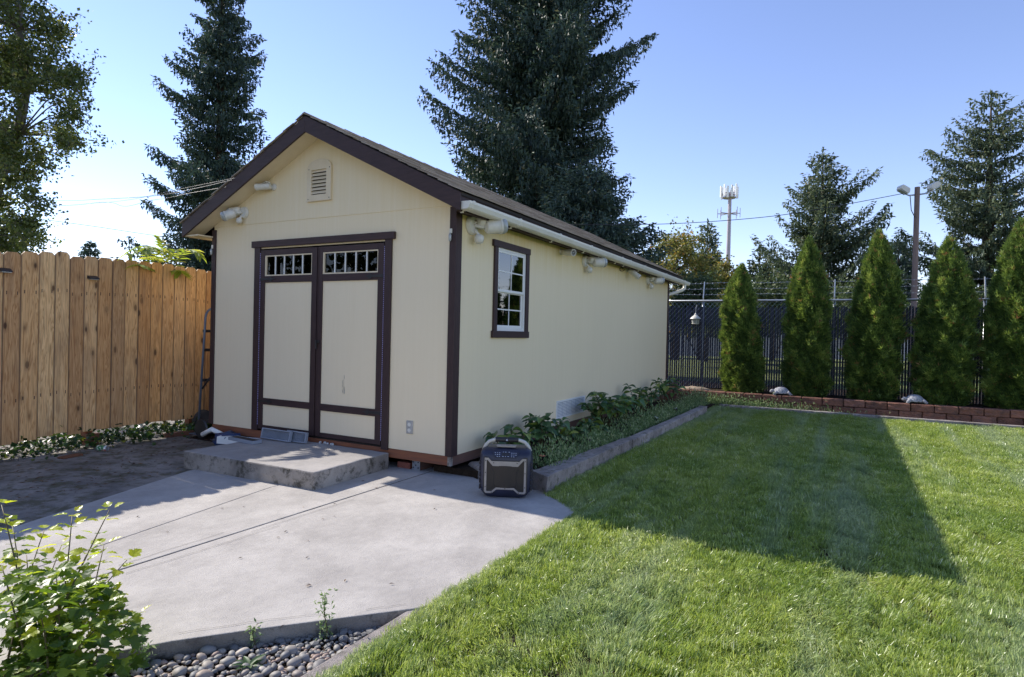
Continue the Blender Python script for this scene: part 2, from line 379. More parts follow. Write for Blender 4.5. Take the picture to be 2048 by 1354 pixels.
# old dark concrete by the fence
g = MB().prism([(-3.0,-8),(2.0,-8),(2.0,-3.15),(1.32,-1.15),(1.32,3.4),(-3.0,3.4)], 'z', -.14, -.012)
props(obj('old_concrete_path', g, M['old']), 'dark mossy old concrete between the wooden fence and the patio', None, None, 'structure')
g = MB().prism([(-.35,-.05),(3.5,-.05),(3.5,8.3),(-.6,8.3),(-.6,.9)], 'z', -.1, -.006)
props(obj('crawlspace_soil', g, M['soil']), 'bare soil underneath the shed', None, None, 'structure')
# patio slabs
pat = thing('patio', 'light grey concrete patio in front of the shed', None, (3.2, -1.5, 0), kind='structure')
del pat['label']; pat['label'] = 'light grey concrete patio in front of the shed'
def slab(poly, zt=0.0, zb=-.12):
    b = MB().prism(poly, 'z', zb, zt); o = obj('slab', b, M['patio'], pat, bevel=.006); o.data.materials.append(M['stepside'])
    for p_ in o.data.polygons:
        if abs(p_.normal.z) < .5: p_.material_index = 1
slab([(1.325,-1.205),(1.945,-2.96),(3.03,-6.0),(3.30,-6.0),(2.885,-3.34),(2.478,-1.2),(2.478,-.03),(1.325,-.03)])
slab([(2.487,-1.2),(2.895,-3.34),(3.27,-5.6),(3.276,-4.9),(3.276,.26),(2.487,.26)], .002)
slab([(3.284,-4.93),(3.95,-3.86),(4.176,-3.457),(4.30,-3.27),(4.523,-3.005),(4.802,-2.694),(5.005,-2.47),(5.105,-2.345),(5.125,-.43),(4.86,-.20),(4.56,.02),(4.2,.03),(3.86,.075),(3.44,.30),(3.284,.30)], 0.0)
M['crack'] = plain('dark_crack', (.12, .11, .10), (.07, .065, .06), 30, .9)
for pts_c in ([(3.36,-1.1),(3.355,-1.6),(3.35,-2.1)], [(3.40,-1.9),(3.395,-2.5),(3.37,-2.95)], [(3.21,-2.2),(3.215,-2.9)], [(4.26,-3.22),(4.50,-2.92),(4.70,-2.72)], [(4.82,-2.60),(4.96,-2.44)]):
    b = MB()
    for a_, b_ in zip(pts_c, pts_c[1:]):
        for k in range(5):
            t0_, t1_ = k/5, (k+1)/5; j0, j1 = .004*math.sin(k*2.1+a_[1]*9), .004*math.sin((k+1)*2.1+a_[1]*9)
            x0_, y0_, x1_, y1_ = a_[0]+(b_[0]-a_[0])*t0_+j0, a_[1]+(b_[1]-a_[1])*t0_, a_[0]+(b_[0]-a_[0])*t1_+j1, a_[1]+(b_[1]-a_[1])*t1_
            b.add([(x0_-.0016, y0_, .0052), (x0_+.0016, y0_, .0052), (x1_+.0016, y1_, .0052), (x1_-.0016, y1_, .0052)], [(0, 1, 2, 3)])
    obj('crack', b, M['crack'], pat)
# lawn soil
g = MB().prism([(5.145,-9),(16,-9),(16,8.06),(4.6,8.06),(4.62,.02),(4.87,-.19),(5.14,-.42),(5.125,-2.33),(5.145,-2.5)], 'z', -.15, -.018)
props(obj('lawn_soil', g, M['soil']), 'soil under the lawn', None, None, 'structure')
# side planting bed soil, back bed soil
g = MB().prism([(3.3,.12),(4.45,.12),(4.62,6.7),(4.62,8.06),(3.2,8.06),(3.2,.5)], 'z', -.1, .065)
props(obj('bed_soil', g, M['soil']), 'soil of the narrow bed along the shed', None, None, 'structure')
g = MB().prism([(1.5,8.42),(16,8.42),(16,11.5),(1.5,11.5)], 'z', -.1, .262)
props(obj('raised_bed_soil', g, M['soil']), 'soil of the raised bed behind the block wall', None, None, 'structure')
g = MB().prism([(3.0,-6.5),(5.0,-6.5),(5.0,-2.3),(3.9,-2.3),(3.28,-4.9)], 'z', -.2, -.080)
pb = obj('pebble_bed', g, M['soil']); props(pb, 'strip of soil holding the river pebbles at the patio edge', None, None, 'structure')

# concrete edging
def piece(name, poly, z0, z1, mat, label, cat, group=None, bevel=.012, sub=3, ax='z'):
    b = MB().prism(poly, ax, z0, z1); o = single(name, b, mat, label, cat, group, bevel=bevel); return o
def roughen(o, amp=.006, cuts=2, sc=9.0):
    import bmesh
    from mathutils import noise
    bm = bmesh.new(); bm.from_mesh(o.data)
    for _ in range(cuts):
        bmesh.ops.subdivide_edges(bm, edges=[e for e in bm.edges if e.calc_length() > .05], cuts=1, use_grid_fill=True)
    bmesh.ops.triangulate(bm, faces=bm.faces)
    for v in bm.verts: v.co += noise.noise_vector(v.co*sc)*amp
    bm.to_mesh(o.data); bm.free()
grp = 'concrete curbs around the beds'
a = piece('bed_curb', [(4.42,.075),(4.64,-.055),(4.675,2.29),(4.545,2.33)], -.1, .155, M['curb'], 'rough concrete curb beside the speaker, nearest length along the shed bed', 'curb', grp, .02); roughen(a, .008, 5)
a = piece('bed_curb', [(4.56,2.345),(4.68,2.315),(4.725,6.68),(4.59,6.72)], -.1, .15, M['curb'], 'concrete curb beyond the joint, farther length along the shed bed', 'curb', grp, .018); roughen(a, .007, 5)
a = piece('bed_end_curb', [(3.46,.335),(3.87,.09),(4.41,.06),(4.41,.26),(3.9,.30),(3.58,.44)], -.1, .13, M['curb'], 'low sloping concrete block closing the bed behind the speaker', 'curb', None, .03)
for v in a.data.vertices:
    if v.co.z > 0 and v.co.x < 3.9: v.co.x += .12 if v.co.x < 3.6 else 0; v.co.z = .10
a = piece('lawn_curb', [(4.70,8.07),(14,8.02),(14,8.14),(4.70,8.19)], -.1, .060, M['curb'], 'long low concrete curb at the foot of the red block wall', 'curb', grp, .01); roughen(a, .005, 7)
a = piece('edging_strip', [(4.99,-2.46),(5.09,-2.36),(5.135,-2.345),(5.135,-3.1),(5.12,-5),(4.99,-5)], -.15, -.008, M['curb'], 'pale concrete edging strip between the pebbles and the lawn', 'edging', None, .008); roughen(a, .003, 4)

# ================================================================== SHED
W, L = 3.581, 8.155
RX, RZ, SL = 1.79, 3.697, .493
EL, ER = -.285, 3.80
Y0, Y1 = -.25, 8.5
def rz(x): return RZ - SL*abs(x-RX)
shed = thing('garden_shed', 'cream garden shed with dark brown trim and double doors', 'shed', (1.79, 0, 0))
sid = M['siding']
# front wall
wf = MB(); zt = 2.645
wf.box(.0, .80, 0, .03, .2, zt); wf.box(2.77, W, 0, .03, .2, zt); wf.box(.80, 2.77, 0, .03, 2.33, zt)
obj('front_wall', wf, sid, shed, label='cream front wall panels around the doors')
gz = lambda x: rz(x)-.10
b = MB().prism([(0.0, 2.633), (W, 2.633), (W, gz(W)), (RX, gz(RX)), (0.0, gz(0.0))], 'y', -.006, .03)
obj('gable_panel', b, sid, shed, bevel=.002)
# side wall with window hole
ws = MB(); y0w, y1w, z0w, z1w = .79, 1.50, 1.42, 2.35
t = .03; ztop = 2.62
ws.box(W-t, W, .03, y0w, .2, ztop); ws.box(W-t, W, y1w, L, .2, ztop); ws.box(W-t, W, y0w, y1w, .2, z0w); ws.box(W-t, W, y0w, y1w, z1w, ztop)
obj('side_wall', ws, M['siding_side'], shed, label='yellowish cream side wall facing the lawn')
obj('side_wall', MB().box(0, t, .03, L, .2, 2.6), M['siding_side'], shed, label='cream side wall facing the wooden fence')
b = MB().prism([(0.03,.2),(W-.03,.2),(W-.03,gz(W)),(RX,gz(RX)),(0.03,gz(0.03))], 'y', L-.03, L)
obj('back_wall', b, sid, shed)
obj('floor', MB().box(.03, W-.03, .03, L-.03, .17, .2), M['inside'], shed)
# corner trims
def vtrim(x0, x1, y0, y1, z1): obj('corner_trim', MB().box(x0, x1, y0, y1, .2, z1), M['trim'], shed, bevel=.003)
vtrim(-.022, .045, -.02, 0, 2.60); vtrim(-.022, 0, 0, .07, 2.60)
vtrim(3.525, W+.02, -.021, 0, 2.62); vtrim(W, W+.0205, 0, .085, 2.56)
vtrim(W, W+.02, L-.05, L+.02, 2.56)
# skids and feet
obj('rim_joist', MB().box(.03, W+.003, -.004, .036, .108, .198), M['skid'], shed, bevel=.003, label='orange treated lumber joist under the front wall')
obj('rim_joist', MB().box(W-.036, W+.004, .038, L, .105, .198), M['skid_side'], shed, bevel=.003, label='weathered brown joist under the side wall')
obj('corner_patch', MB().box(W-.035, W+.0055, -.0065, .03, .104, .196), M['stepside'], shed, bevel=.004, label='peeling grey patch on the joist corner')
for x in (.55, 1.9, 3.13):
    obj('foot_beam', MB().box(x-.045, x+.045, .06, 7.9, -.005, .107), M['skid_side'], shed, bevel=.003)
obj('post_bracket', MB().box(3.085, 3.18, .045, .058, .0, .105), M['galv'], shed, bevel=.003)
for dx, dz in ((-.03,.03),(.03,.03),(-.03,.085),(.03,.085),(0,.055)):
    obj('bolt', MB().lathe([(.007,.0),(.007,.006),(.003,.008)], (0,0,0), 6).xf(Matrix.Translation((3.132+dx,.045,dz)) @ Matrix.Rotation(rad(90),4,'X')), M['black'], shed)
obj('skirt', MB().box(1.2, 2.75, .01, .03, .10, .21), M['inside'], shed)

# ---- doors
hd = obj('door_header', MB().box(.72, 2.855, -.035, -.002, 2.345, 2.42), M['trimh'], shed, bevel=.003)
obj('door_casing', MB().box(.762, .856, -.024, -.001, .2, 2.345), M['trim'], shed, bevel=.003)
obj('door_casing', MB().box(2.729, 2.815, -.024, -.001, .18, 2.345), M['trim'], shed, bevel=.003)
def led(x):
    b = MB()
    for k in range(96): b.box(x-.0035, x+.0035, -.021, -.013, .27+k*.021, .27+k*.021+.013)
    obj('rope_light', b, M['led'], shed)
led(.862); led(2.723)
def door(x0, x1, hx, sgn, lab):
    d = obj('door', MB().box(x0+.06, x1-.06, -.004, .008, .225, 2.0).box(x0+.06, x1-.06, -.004, .008, 2.27, 2.30), M['siding'], shed, label=lab)
    st = .058
    for a, b_ in ((x0, x0+st+.01), (x1-st-.02, x1)): obj('stile', MB().box(a, b_, -.019, -.003, .222, 2.312), M['trim'], d, bevel=.002)
    xa, xb = x0+st+.0115, x1-st-.0215
    for z0, z1 in ((.222,.27),(.512,.587),(1.932,2.008),(2.248,2.312)): obj('rail', MB().box(xa, xb, -.018, -.003, z0, z1), M['trimh'], d, bevel=.002)
    fr = MB(); z0, z1 = 2.009, 2.247
    fr.box(xa, xb, -.014, .01, z0, z0+.014).box(xa, xb, -.014, .01, z1-.012, z1).box(xa, xa+.018, -.014, .01, z0+.0145, z1-.0125).box(xb-.01, xb, -.014, .01, z0+.0145, z1-.0125)
    obj('window_frame', fr, M['cream'], d)
    for k in range(1, 5):
        xm = xa+.018+(xb-xa-.028)*k/5; obj('muntin', MB().box(xm-.006, xm+.006, -.010, .002, z0+.0145, z1-.0125), M['white'], d)
    pb_ = MB().box(xa+.005, xb-.005, .003, .006, z0+.003, z1-.003); obj('pane', pb_, M['glass'], d)
    for z in (.551, 1.972):
        pts = [(0,-.017),(.15,-.011),(.168,-.03),(.20,-.028),(.188,-.014),(.245,0),(.188,.014),(.20,.028),(.168,.03),(.15,.011),(0,.017)]
        pl = [(hx+sgn*p[0], z+p[1]) for p in pts]
        obj('strap_hinge', MB().prism(pl, 'y', -.026, -.0195), M['black'], d, bevel=.001)
    return d
d1 = door(.868, 1.772, .870, 1, 'left door leaf, narrower, with a five pane transom window')
d2 = door(1.788, 2.716, 2.714, -1, 'right door leaf with a scuffed lower panel and the latch')
obj('astragal', MB().box(1.790, 1.80, -.0225, -.0195, .25, 2.30), M['trim'], d2)
obj('latch', MB().box(1.772, 1.835, -.034, -.020, 1.252, 1.278).box(1.792, 1.812, -.05, -.034, 1.225, 1.285).tube([(1.802,-.043,1.225),(1.802,-.043,1.20),(1.815,-.043,1.19)], .009, 8), M['black'], d2, bevel=.002)
M['scuff'] = plain('grey_scuff', (.34, .31, .26), (.5, .45, .36), 60, .8)
for k in range(12):
    xx = 2.19+random.gauss(0,.012); z_ = random.uniform(.70, .90)
    obj('scuff_mark', MB().prism([(xx,z_),(xx+.003,z_+.01),(xx+.0015,z_+.05),(xx-.002,z_+.03)], 'y', -.0052-.0002*k, -.0045), M['scuff'], d2)
# ---- side window
M_win = obj('window', MB().box(W-.025, W+.008, y0w+.005, y0w+.035, z0w+.01, z1w-.01).box(W-.025, W+.008, y1w-.05, y1w-.02, z0w+.01, z1w-.01).box(W-.025, W+.008, y0w+.035, y1w-.05, z1w-.035, z1w-.01).box(W-.025, W+.008, y0w+.035, y1w-.05, z0w+.01, z0w+.045), M['white'], shed, bevel=.002, label='narrow double hung window with white sashes and brown casing')
obj('casing', MB().box(W+.0005, W+.024, .737, .808, 1.432, 2.338), M['trim'], M_win, bevel=.002)
obj('casing', MB().box(W+.0005, W+.024, 1.478, 1.556, 1.432, 2.338), M['trim'], M_win, bevel=.002)
obj('head_casing', MB().box(W+.0005, W+.030, .70, 1.565, 2.338, 2.408), M['trim'], M_win, bevel=.002)
obj('sill', MB().box(W+.0005, W+.032, .713, 1.565, 1.357, 1.432), M['trim'], M_win, bevel=.002)
def sash(z0, z1, x, yb, lab):
    ya, yb_ = y0w+.037, yb
    f = MB().box(x-.02, x, ya, ya+.026, z0, z1).box(x-.02, x, yb_-.026, yb_, z0, z1).box(x-.02, x, ya+.026, yb_-.026, z0, z0+.03).box(x-.02, x, ya+.026, yb_-.026, z1-.026, z1)
    s_ = obj('sash', f, M['white'], M_win, bevel=.002, label=lab)
    ym = (ya+yb_)/2; zm = (z0+z1)/2
    obj('muntin', MB().box(x-.0035, x+.0005, ym-.007, ym+.007, z0+.03, z1-.026).box(x-.0033, x+.0003, ya+.026, yb_-.026, zm-.007, zm+.007), M['white'], M_win)
    obj('pane', MB().box(x-.007, x-.004, ya+.02, yb_-.02, z0+.02, z1-.02), M['glass_win'], M_win)
sash(1.86, z1w-.036, W+.006, y1w-.052, 'upper sash'); sash(z0w+.046, 1.875, W-.016, y1w-.052, 'lower sash')
# curtains and shelf glimpsed inside
obj('curtain', MB().box(W-.13, W-.11, .80, .93, 1.45, 2.33), M['lens'], shed, label='pale curtain inside the side window')
obj('shelf', MB().box(W-.5, W-.15, 1.5, 2.4, 1.5, 1.53), M['post'], shed)
# ---- gable vent
arch = [(1.606,2.816),(1.962,2.816),(1.968,3.19)]
for k in range(1, 12):
    th = math.pi*k/12; arch.append((1.79+.172*math.cos(th), 3.19+.085*math.sin(th)))
arch += [(1.612,3.19)]
outer = MB(); ox0, ox1, oz0, oz1 = 1.672, 1.896, 2.886, 3.16
outer.box(1.608, ox0, -.032, -.007, 2.816, 3.19).box(ox1, 1.966, -.032, -.007, 2.816, 3.19).box(ox0, ox1, -.032, -.007, 2.816, oz0).box(ox0, ox1, -.032, -.007, oz1, 3.19)
outer.prism([(1.608,3.19),(1.966,3.19)]+arch[3:-1], 'y', -.032, -.007)
vt = obj('gable_vent', outer, M['cream'], shed, label='arched louvred vent high in the gable')
obj('vent_backing', MB().box(ox0, ox1, -.0085, -.0065, oz0, oz1), M['inside'], vt)
for k in range(7):
    z = oz0+.01+k*.039; b = MB().add([(ox0,-.031,z),(ox1,-.031,z),(ox1,-.010,z+.030),(ox0,-.010,z+.030),(ox0,-.031,z+.004),(ox1,-.031,z+.004),(ox1,-.010,z+.034),(ox0,-.010,z+.034)], [(0,3,2,1),(4,5,6,7),(0,1,5,4),(1,2,6,5),(2,3,7,6),(3,0,4,7)])
    obj('louvre', b, M['cream'], vt)
for x, z in ((1.63,2.84),(1.945,2.84),(1.635,3.17),(1.945,3.17)): obj('screw', MB().lathe([(.006,0),(.006,.002)], (0,0,0), 8).xf(Matrix.Translation((x,-.032,z)) @ Matrix.Rotation(rad(90),4,'X')), M['black'], vt)
# ---- foundation vent on the side
fv = obj('foundation_vent', MB().box(W, W+.012, 2.46, 3.47, .285, .31).box(W, W+.012, 2.46, 3.47, .498, .523).box(W, W+.012, 2.46, 2.49, .31, .498).box(W, W+.012, 3.44, 3.47, .31, .498), M['white'], shed, bevel=.002, label='white louvred vent panel low on the side wall')
obj('vent_backing', MB().box(W, W+.002, 2.49, 3.44, .31, .498), M['vent_grey'], fv)
for c_ in range(6):
    for r_ in range(9):
        y = 2.50+c_*.157; z = .318+r_*.020
        obj('louvre', MB().box(W+.002, W+.010, y, y+.145, z, z+.011), M['white'], fv)
# ---- roof structure
th_ = .16
def slopepoly(xa, xb, dz0, dz1): return [(xa, rz(xa)+dz0), (xb, rz(xb)+dz0), (xb, rz(xb)+dz1), (xa, rz(xa)+dz1)]
roof = obj('roof', MB().prism(slopepoly(EL+.01, RX, -.045, -.012), 'y', Y0+.024, Y1-.01).prism(slopepoly(RX, ER-.01, -.045, -.012), 'y', Y0+.024, Y1-.01), M['inside'], shed, label='low gable roof with weathered brown shingles')
for (xa, xb) in ((EL, RX-.0005), (RX+.0005, ER)):
    obj('rake_board', MB().prism(slopepoly(xa+(.012 if xa < 0 else 0), xb-(.012 if xb > 3 else 0), -.19, -.022), 'y', Y0, Y0+.022), M['trimh'], roof, bevel=.002)
    obj('rake_board', MB().prism(slopepoly(xa, xb, -.19, -.022), 'y', Y1-.03, Y1-.008), M['trimh'], roof, bevel=.002)
obj('soffit', MB().prism(slopepoly(EL+.02, RX, -.168, -.150), 'y', Y0+.0225, -.0065).prism(slopepoly(RX, ER-.02, -.168, -.150), 'y', Y0+.0225, -.0065), M['cream'], roof)
obj('eave_soffit', MB().box(EL+.02, -.002, Y0+.03, Y1-.04, 2.505, 2.52), M['cream'], roof)
obj('fascia', MB().box(EL, EL+.02, Y0+.0225, Y1-.032, 2.50, rz(EL)-.028), M['trim'], roof)
obj('eave_soffit', MB().box(W+.001, 3.728, .0, Y1-.04, 2.562, 2.574), M['trim'], roof)
obj('fascia', MB().box(3.728, 3.748, Y0+.0225, Y1-.032, 2.53, rz(3.75)-.03), M['trim'], roof)
obj('drip_board', MB().box(3.75, 3.776, Y0+.0225, Y1-.032, 2.612, rz(3.776)-.03), M['trim'], roof)
# shingles
sw, ex, ang = .305, .132, math.atan(SL)
def sh_mesh():
    b = MB().box(-.148, .148, -.002, .17, 0, .009)      # local: x along eave, y up slope
    me = b.mesh('shingle'); me.materials.append(M['shingle']); return me
SH = sh_mesh(); cosA = math.cos(ang)
nrow = 17; farV = []; farT = []; parts = []
for side in (1, -1):
    for r in range(nrow):
        off = (r % 2)*.15+random.uniform(-.02, .02)
        nx = int((Y1-Y0)/sw)+1
        for k in range(-1, nx+1):
            y = Y0-.008+k*sw+off-.01+sw/2
            if y > Y1+.02: continue
            edge = ER+.012 if side > 0 else EL-.012
            x = edge-side*r*ex*cosA; 
            if (side > 0 and x < RX+.05) or (side < 0 and x > RX-.05): continue
            z = rz(x)-.010+random.uniform(0, .003)
            # rotation: local x -> +y world, local y -> up slope
            ax = Vector((0, side, 0)); up = Vector((-side*cosA, 0, math.sin(ang))); nn = ax.cross(up); tilt = Matrix.Rotation(rad(2.6)*1, 3, ax)
            up2 = (up-nn*.055).normalized(); nn2 = ax.cross(up2).normalized()
            ya_, yb_ = max(y-.148, Y0-.012), min(y+.148, Y1+.012)
            if yb_-ya_ < .03: continue
            ks = (yb_-ya_)/.296; y = (ya_+yb_)/2
            Mx = Matrix(((ax.x, up2.x, nn2.x, x+nn.x*.010), (ax.y, up2.y, nn2.y, y), (ax.z, up2.z, nn2.z, z+nn.z*.010), (0,0,0,1))) @ Matrix.Diagonal((ks, 1, 1, 1))
            parts.append((side, y, x, Mx))
parts.sort(key=lambda q: (q[0] < 0, q[1]-.6*abs(q[2]-3.8)))
for i, (side, y, x, Mx) in enumerate(parts):
    if i < 296 and side > 0:
        o = bpy.data.objects.new('shingle', SH); COL.objects.link(o); o.parent = roof; o.matrix_local = Mx
    else:
        vs = [Mx @ v.co for v in SH.vertices]
        t_ = random.random()
        for p_ in SH.polygons: farV.append([vs[j] for j in p_.vertices]); farT.append(t_)
obj('shingles', fast('shingles', farV, 4, farT), M['shingle_far'], roof, kind='stuff')
for k in range(29):
    y = Y0-.01+k*.303
    b = MB().add([(RX-.13,y,rz(RX-.13)+.016),(RX,y,RZ+.020),(RX+.13,y,rz(RX+.13)+.016),(RX-.13,y+.32,rz(RX-.13)+.008),(RX,y+.32,RZ+.012),(RX+.13,y+.32,rz(RX+.13)+.008),
                  (RX-.13,y,rz(RX-.13)+.004),(RX,y,RZ+.004),(RX+.13,y,rz(RX+.13)+.004)], [(0,1,4,3),(1,2,5,4),(6,7,1,0),(7,8,2,1)])
    obj('ridge_cap', b, M['shingle'], roof)
# gutter
gp = [(3.750,2.612),(3.757,2.545),(3.775,2.541),(3.842,2.541),(3.862,2.552),(3.878,2.590),(3.880,2.612),(3.874,2.612),(3.871,2.592),(3.857,2.558),(3.840,2.547),(3.777,2.547),(3.762,2.551),(3.756,2.612)]
gut = obj('gutter', MB().prism(gp, 'y', -.215, 8.9), M['gutter'], shed, label='off white plastic gutter along the side eave', smooth=False)
obj('end_cap', MB().prism(gp[:7], 'y', -.221, -.2145), M['gutter'], gut); obj('end_cap', MB().prism(gp[:7], 'y', 8.895, 8.905), M['gutter'], gut)
for u in (948, 1042, 1121.6, 1184, 1246, 1262, 1291, 1334, 1371):
    yb = float(at(u, 400+(u-940)*.375, 'x', 3.88)[1])
    gq = [(3.749,2.618),(3.754,2.540),(3.774,2.536),(3.844,2.536),(3.866,2.548),(3.883,2.588),(3.886,2.618),(3.878,2.622)]
    obj('bracket', MB().prism(gq, 'y', yb, yb+.022).box(3.73, 3.76, yb+.002, yb+.02, 2.520, 2.539), M['gutter'], gut, bevel=.002)
obj('downspout', MB().tube([(3.82,8.60,2.54),(3.82,8.60,2.47),(3.78,8.55,2.42),(3.62,8.36,2.34),(3.52,8.24,2.30),(3.50,8.21,2.2),(3.50,8.21,.1)], .036, 10), M['gutter'], gut, smooth=True, angle=50)
# under-shed brick, stones, outlet
M['brick'] = plain('red_brick', (.33, .12, .08), (.22, .08, .06), 20, .85, .2, bump=.6, bscale=60, dist=.005)
single('brick', MB().box(2.885, 3.045, .06, .14, .0, .062), M['brick'], 'red brick lying on the patio under the shed beside the step', 'brick', bevel=.004)

# ================================================================== THINGS ON THE SHED
def local_tilt(mb, M4, start=0): return mb.xf(M4, start)
def T(x, y, z): return Matrix.Translation((x, y, z))
def R3(a, ax): return Matrix.Rotation(rad(a), 4, ax)
def cyl(r0, r1, l, n=16, r2=None):
    return MB().lathe([(r0*.96, 0), (r0, .006), (r1, l-.006), (r1*.95, l)], (0,0,0), n)
def security_light(loc, rz_, sgn, label, grp='white twin head security lights', sc=1.0, heads=((25, 8), (58, -18))):
    t = thing('security_light', label, 'security light', loc, rz_, grp); t.scale = (sc, sc, sc)
    obj('base', cyl(.068, .060, .03).xf(R3(90, 'X')), M['fixture'], t, True, smooth=True, angle=40)
    for i, (az, el) in enumerate(heads):
        ang_ = math.radians(az)
        d = Vector((sgn*math.cos(ang_), -math.sin(ang_)-.25, math.sin(math.radians(el)))).normalized()
        q = d.to_track_quat('Z', 'Y').to_matrix().to_4x4()
        st = Vector((sgn*(.018+.02*i), -.035-.05*i, .022-.035*i))
        obj('arm', MB().tube([(0,-.02,0), tuple(st)], .014, 8), M['fixture'], t, True, smooth=True)
        h = obj('lamp_head', MB().lathe([(.022,0),(.042,.012),(.048,.03),(.05,.10),(.054,.105),(.054,.118)], (0,0,0), 18).xf(Matrix.Translation(st) @ q), M['fixture'], t, True, smooth=True, angle=35)
        obj('lens', MB().lathe([(.0535,.1175),(.054,.135),(.046,.152),(.02,.160)], (0,0,0), 18).xf(Matrix.Translation(st) @ q), M['lens'], h, True, smooth=True)
    obj('sensor', MB().lathe([(.014,0),(.030,.012),(.034,.035),(.030,.055),(.012,.064)], (0,0,0), 14).xf(T(sgn*.015, -.055, -.125) @ R3(8*sgn, 'Y')), M['fixture'], t, True, smooth=True)
    obj('sensor_arm', MB().tube([(0,-.02,-.02),(sgn*.012,-.05,-.06),(sgn*.015,-.055,-.085)], .011, 8), M['fixture'], t, True, smooth=True)
    return t
security_light((.56, -.007, 2.775), 0, -1, 'weathered twin head light under the left slope of the front gable', heads=((5, -12), (40, -28)), sc=1.08)
security_light((W, .27, 2.485), rad(90), 1, 'big twin head light near the front corner above the side window', sc=1.5, heads=((22, 3), (28, 10)))
security_light((W, 3.33, 2.47), rad(90), 1, 'twin head light on the middle of the side wall, right of the round camera', sc=1.35, heads=((22, -6), (30, 4)))
security_light((W, 6.55, 2.48), rad(90), 1, 'farthest twin head light by the back end of the gutter', sc=1.35, heads=((22, 0), (30, 6)))
def bullet(loc, rz_, d, label, body='fixture', sc=1.0, arm=(.0, -.09, -.01)):
    t = thing('security_camera', label, 'camera', loc, rz_, 'cameras on the shed'); t.scale = (sc,)*3
    obj('mount', MB().lathe([(.036,0),(.034,.012),(.018,.02)], (0,0,0), 16).xf(R3(90, 'X')), M['fixture'], t, True, smooth=True, angle=40)
    obj('arm', MB().tube([(0,-.012,0), (arm[0]*.5, arm[1]*.6, arm[2]*.2), arm], .011, 8), M['fixture'], t, True, smooth=True)
    q = Vector(d).to_track_quat('Z', 'Y').to_matrix().to_4x4(); K = T(*arm) @ q
    b_ = obj('camera_body', MB().lathe([(.02,-.05),(.032,-.045),(.034,.09),(.036,.095),(.036,.115),(.030,.115),(.030,.108)], (0,0,0), 20).xf(K), M[body], t, True, smooth=True, angle=35)
    obj('lens_face', MB().lathe([(.0305,.105),(.0295,.109)], (0,0,0), 20).xf(K), M['black'], b_, True)
    obj('lens', MB().lathe([(.012,.109),(.010,.114),(.003,.117)], (0,0,0), 12).xf(K), M['lens'], b_, True, smooth=True)
    for k in range(8):
        th = k*math.pi/4; obj('infrared_lamp', MB().lathe([(.0035,.108),(.0035,.1125)], (.021*math.cos(th), .021*math.sin(th), 0), 6).xf(K), M['fixture'], b_, True)
    return t
t = bullet((1.06, -.007, 3.035), 0, (-1, -.42, -.06), 'white bullet camera high under the left rake of the gable', arm=(-.05, -.06, .0), sc=1.1)
obj('sun_shade', MB().prism([(-.05,.02),(.135,.03),(.12,-.005),(.115,.022),(-.05,.012)], 'y', -.022, .022).xf(T(-.05,-.06,.022) @ R3(-22, 'Z') @ R3(180, 'Z')), M['fixture'], t, True)
bullet((W, 2.50, 2.50), rad(90), (-.35, -.85, -.12), 'round camera with a ring of small lamps, right of the side window', arm=(-.02, -.07, -.01), sc=1.25)
bullet((W, 5.28, 2.54), rad(90), (.15, -.8, -.62), 'black faced camera tucked under the gutter past the middle security light', arm=(.0, -.08, -.03), sc=1.35)
b = MB()
for k in range(14):
    th = k*.55; b.tube([(W+.02+.02*math.cos(th), 4.93+.05*math.sin(th*1.3)+.006*k, 2.52+.03*math.sin(th)), (W+.02+.02*math.cos(th+.6), 4.93+.05*math.sin((th+.6)*1.3)+.006*k, 2.52+.03*math.sin(th+.6))], .005, 5)
single('cable_coil', b, M['black'], 'small tangle of black cable on the side wall, left of the gutter camera', 'cable')
def clip(loc, rz_, label):
    t = thing('hook_light', label, 'clip light', loc, rz_, 'small clip lights on the corner trims')
    obj('backplate', MB().box(-.014, .014, -.012, 0, 0, .045), M['fixture'], t, True, bevel=.004)
    obj('bulb', MB().lathe([(.006,0),(.013,.012),(.014,.06),(.006,.08)], (0,-.02,-.08), 10), M['lens'], t, True, smooth=True)
clip((3.545, -.022, 2.36), 0, 'small clear clip light on the near corner trim below the gutter end')
clip((-.0, -.021, 2.37), 0, 'small clip light on the far left corner trim beside the fence')
t = thing('outlet', 'grey weatherproof double outlet low on the front wall right of the doors', 'outlet', (3.083, 0, .38))
obj('cover_plate', MB().box(3.043, 3.123, -.012, -.0005, .375, .505), M['galv'], t, bevel=.004)
for z in (.41, .468): obj('socket', MB().lathe([(.020,0),(.020,.004)], (0,0,0), 14).xf(T(3.083,-.012,z) @ R3(90, 'X')), M['fixture'], t)

